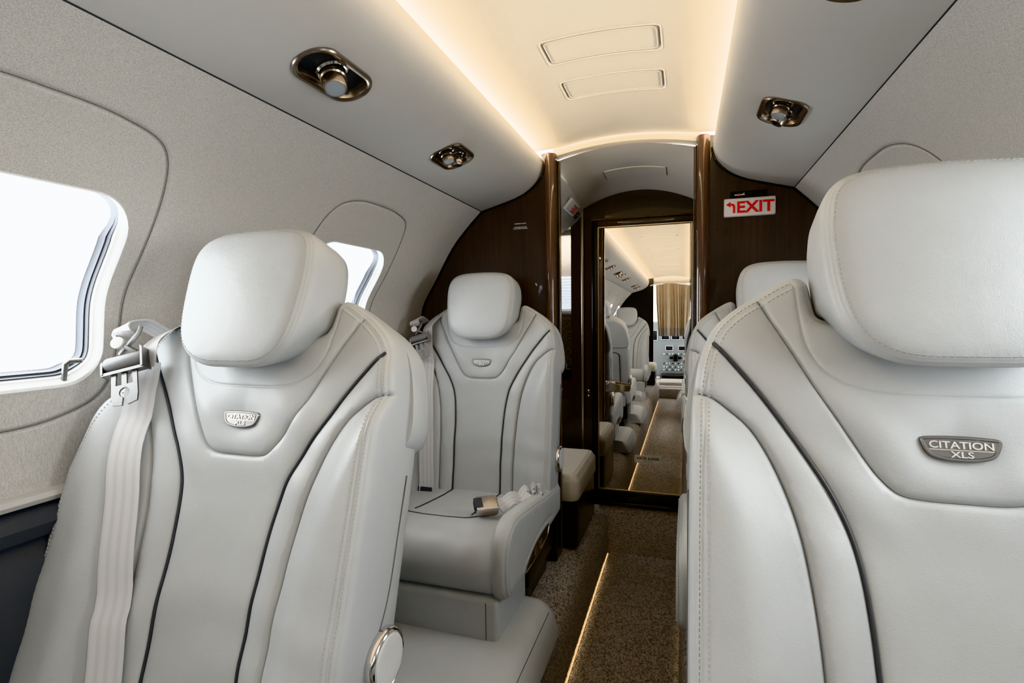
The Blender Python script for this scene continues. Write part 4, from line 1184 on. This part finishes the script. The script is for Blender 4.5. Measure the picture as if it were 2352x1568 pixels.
# curtain hanging from a rod
ct = empty('tan_curtain', (0, YF+.04, 1.46)); tag(ct, 'gathered tan curtain across the cockpit doorway, seen in the mirrored door', 'curtain')
mb = MB(); nx, nz = 90, 26
def curt(z0, z1, m):
    vs = []
    for j in range(nz+1):
        t = j/nz; z = z0+(z1-z0)*t
        for i in range(nx+1):
            s_ = i/nx; k = 1-.10*math.sin(pi*min(1, t*1.0))*1.0; x = .055+(s_-.5)*(.50-.07*(1.46-z))*1.0+.02*math.sin(9*s_+3*z)*(1.46-z)
            y = .018*math.sin(s_*70+2*math.sin(s_*9)+1.5*z)*(.5+.7*(1.46-z))+.012*math.sin(s_*23)
            zz = z if z < 1.3 else z-.45*x*x*(z-1.3)/.16
            vs.append((x, y, zz-1.46))
    mb.add(vs, [(j*(nx+1)+i, j*(nx+1)+i+1, (j+1)*(nx+1)+i+1, (j+1)*(nx+1)+i) for j in range(nz) for i in range(nx)], m)
curt(1.46, .80, 'curtain'); mb.obj('curtain_cloth', ct)
mb = MB(); curt(.80, .68, 'sheer'); mb.obj('curtain_hem', ct)
mb = MB(); tube(mb, [(x, 0, -.45*x*x+.010) for x in np.linspace(-.28, .33, 16)], .007, 'white', 8); mb.obj('curtain_rod', ct)
# instrument panel
cp = empty('instrument_panel', (.07, -4.3, 0)); tag(cp, 'pale cockpit instrument panel with dark displays, seen under the curtain in mirrored door', 'instrument panel')
mb = MB(); box(mb, -.75, .75, -.06, 0, -.05, .90, 'avionics', .02); mb.obj('panel_face', cp)
mb = MB(); box(mb, -.25, .25, 0, .25, -.20, .02, 'black', .05); mb.obj('centre_pedestal', cp)
for x, z, w_, h_ in ((-.105, .44, .062, .042), (.105, .44, .062, .042), (0, .63, .07, .045), (-.17, .63, .07, .045), (.17, .63, .07, .045), (-.42, .66, .12, .09), (.42, .66, .12, .09)):
    mb = MB(); box(mb, x-w_, x+w_, 0, .012, z-h_, z+h_, 'screen', .006); ring_sweep(mb, rrect(w_, h_, .008, 4), [(0, 0), (0, .014), (-.006, .014), (-.007, .012)], 'white', Matrix.Translation((x, 0, z)) @ Matrix.Rotation(-pi/2, 4, 'X')); mb.obj('display', cp)
i_ = 0
for z in (.07, .12, .18, .34):
    for k in range(9):
        x = -.19+.38*k/8; i_ += 1
        mb = MB(); lathe(mb, [(.012, 0), (.011, .012), (.006, .014)], 'white' if (i_*7) % 5 < 3 else 'screen', 10, Matrix.Translation((x, .0, z)) @ Matrix.Rotation(-pi/2, 4, 'X')); mb.obj('knob', cp)
mb = MB(); box(mb, -.04, .04, .0, .1, .22, .34, 'black', .015); box(mb, -.10, .10, .0, .05, .26, .30, 'black', .01); mb.obj('throttle_quadrant', cp)
b2 = bench('side_facing_bench', 'beige side seat at the forward end, seen small in the mirrored door'); b2.location = (-.44, -2.7, 0)

# ------------------------------------------------------------------ light, world, view
w = bpy.data.worlds.new('daylight'); SC.world = w; w.use_nodes = True
bg = w.node_tree.nodes['Background']; bg.inputs[0].default_value = (.97, .985, 1, 1); bg.inputs[1].default_value = 3.2
area('vanity_fill_light', (-.39, YD+.10, 1.345), (0, 0, 0), .06, .10, .8, (1, .95, .88))  # fill light added to brighten the woven panel; no fitting here
area('vestibule_fill_light', (-.785, 2.26, 1.02), (0, -pi/2, 0), .3, .3, 3.0, (.95, .97, 1))  # added to brighten the vestibule; no window is built in this wall
SC.view_settings.view_transform = 'Khronos PBR Neutral'
SC.view_settings.exposure = 0.14
cy = SC.cycles
cy.use_denoising = True
try: cy.denoiser = 'OPENIMAGEDENOISE'
except Exception: pass
cy.max_bounces = 10; cy.diffuse_bounces = 5; cy.glossy_bounces = 6; cy.transparent_max_bounces = 8
cy.sample_clamp_indirect = 4
cy.caustics_reflective = False; cy.caustics_refractive = False
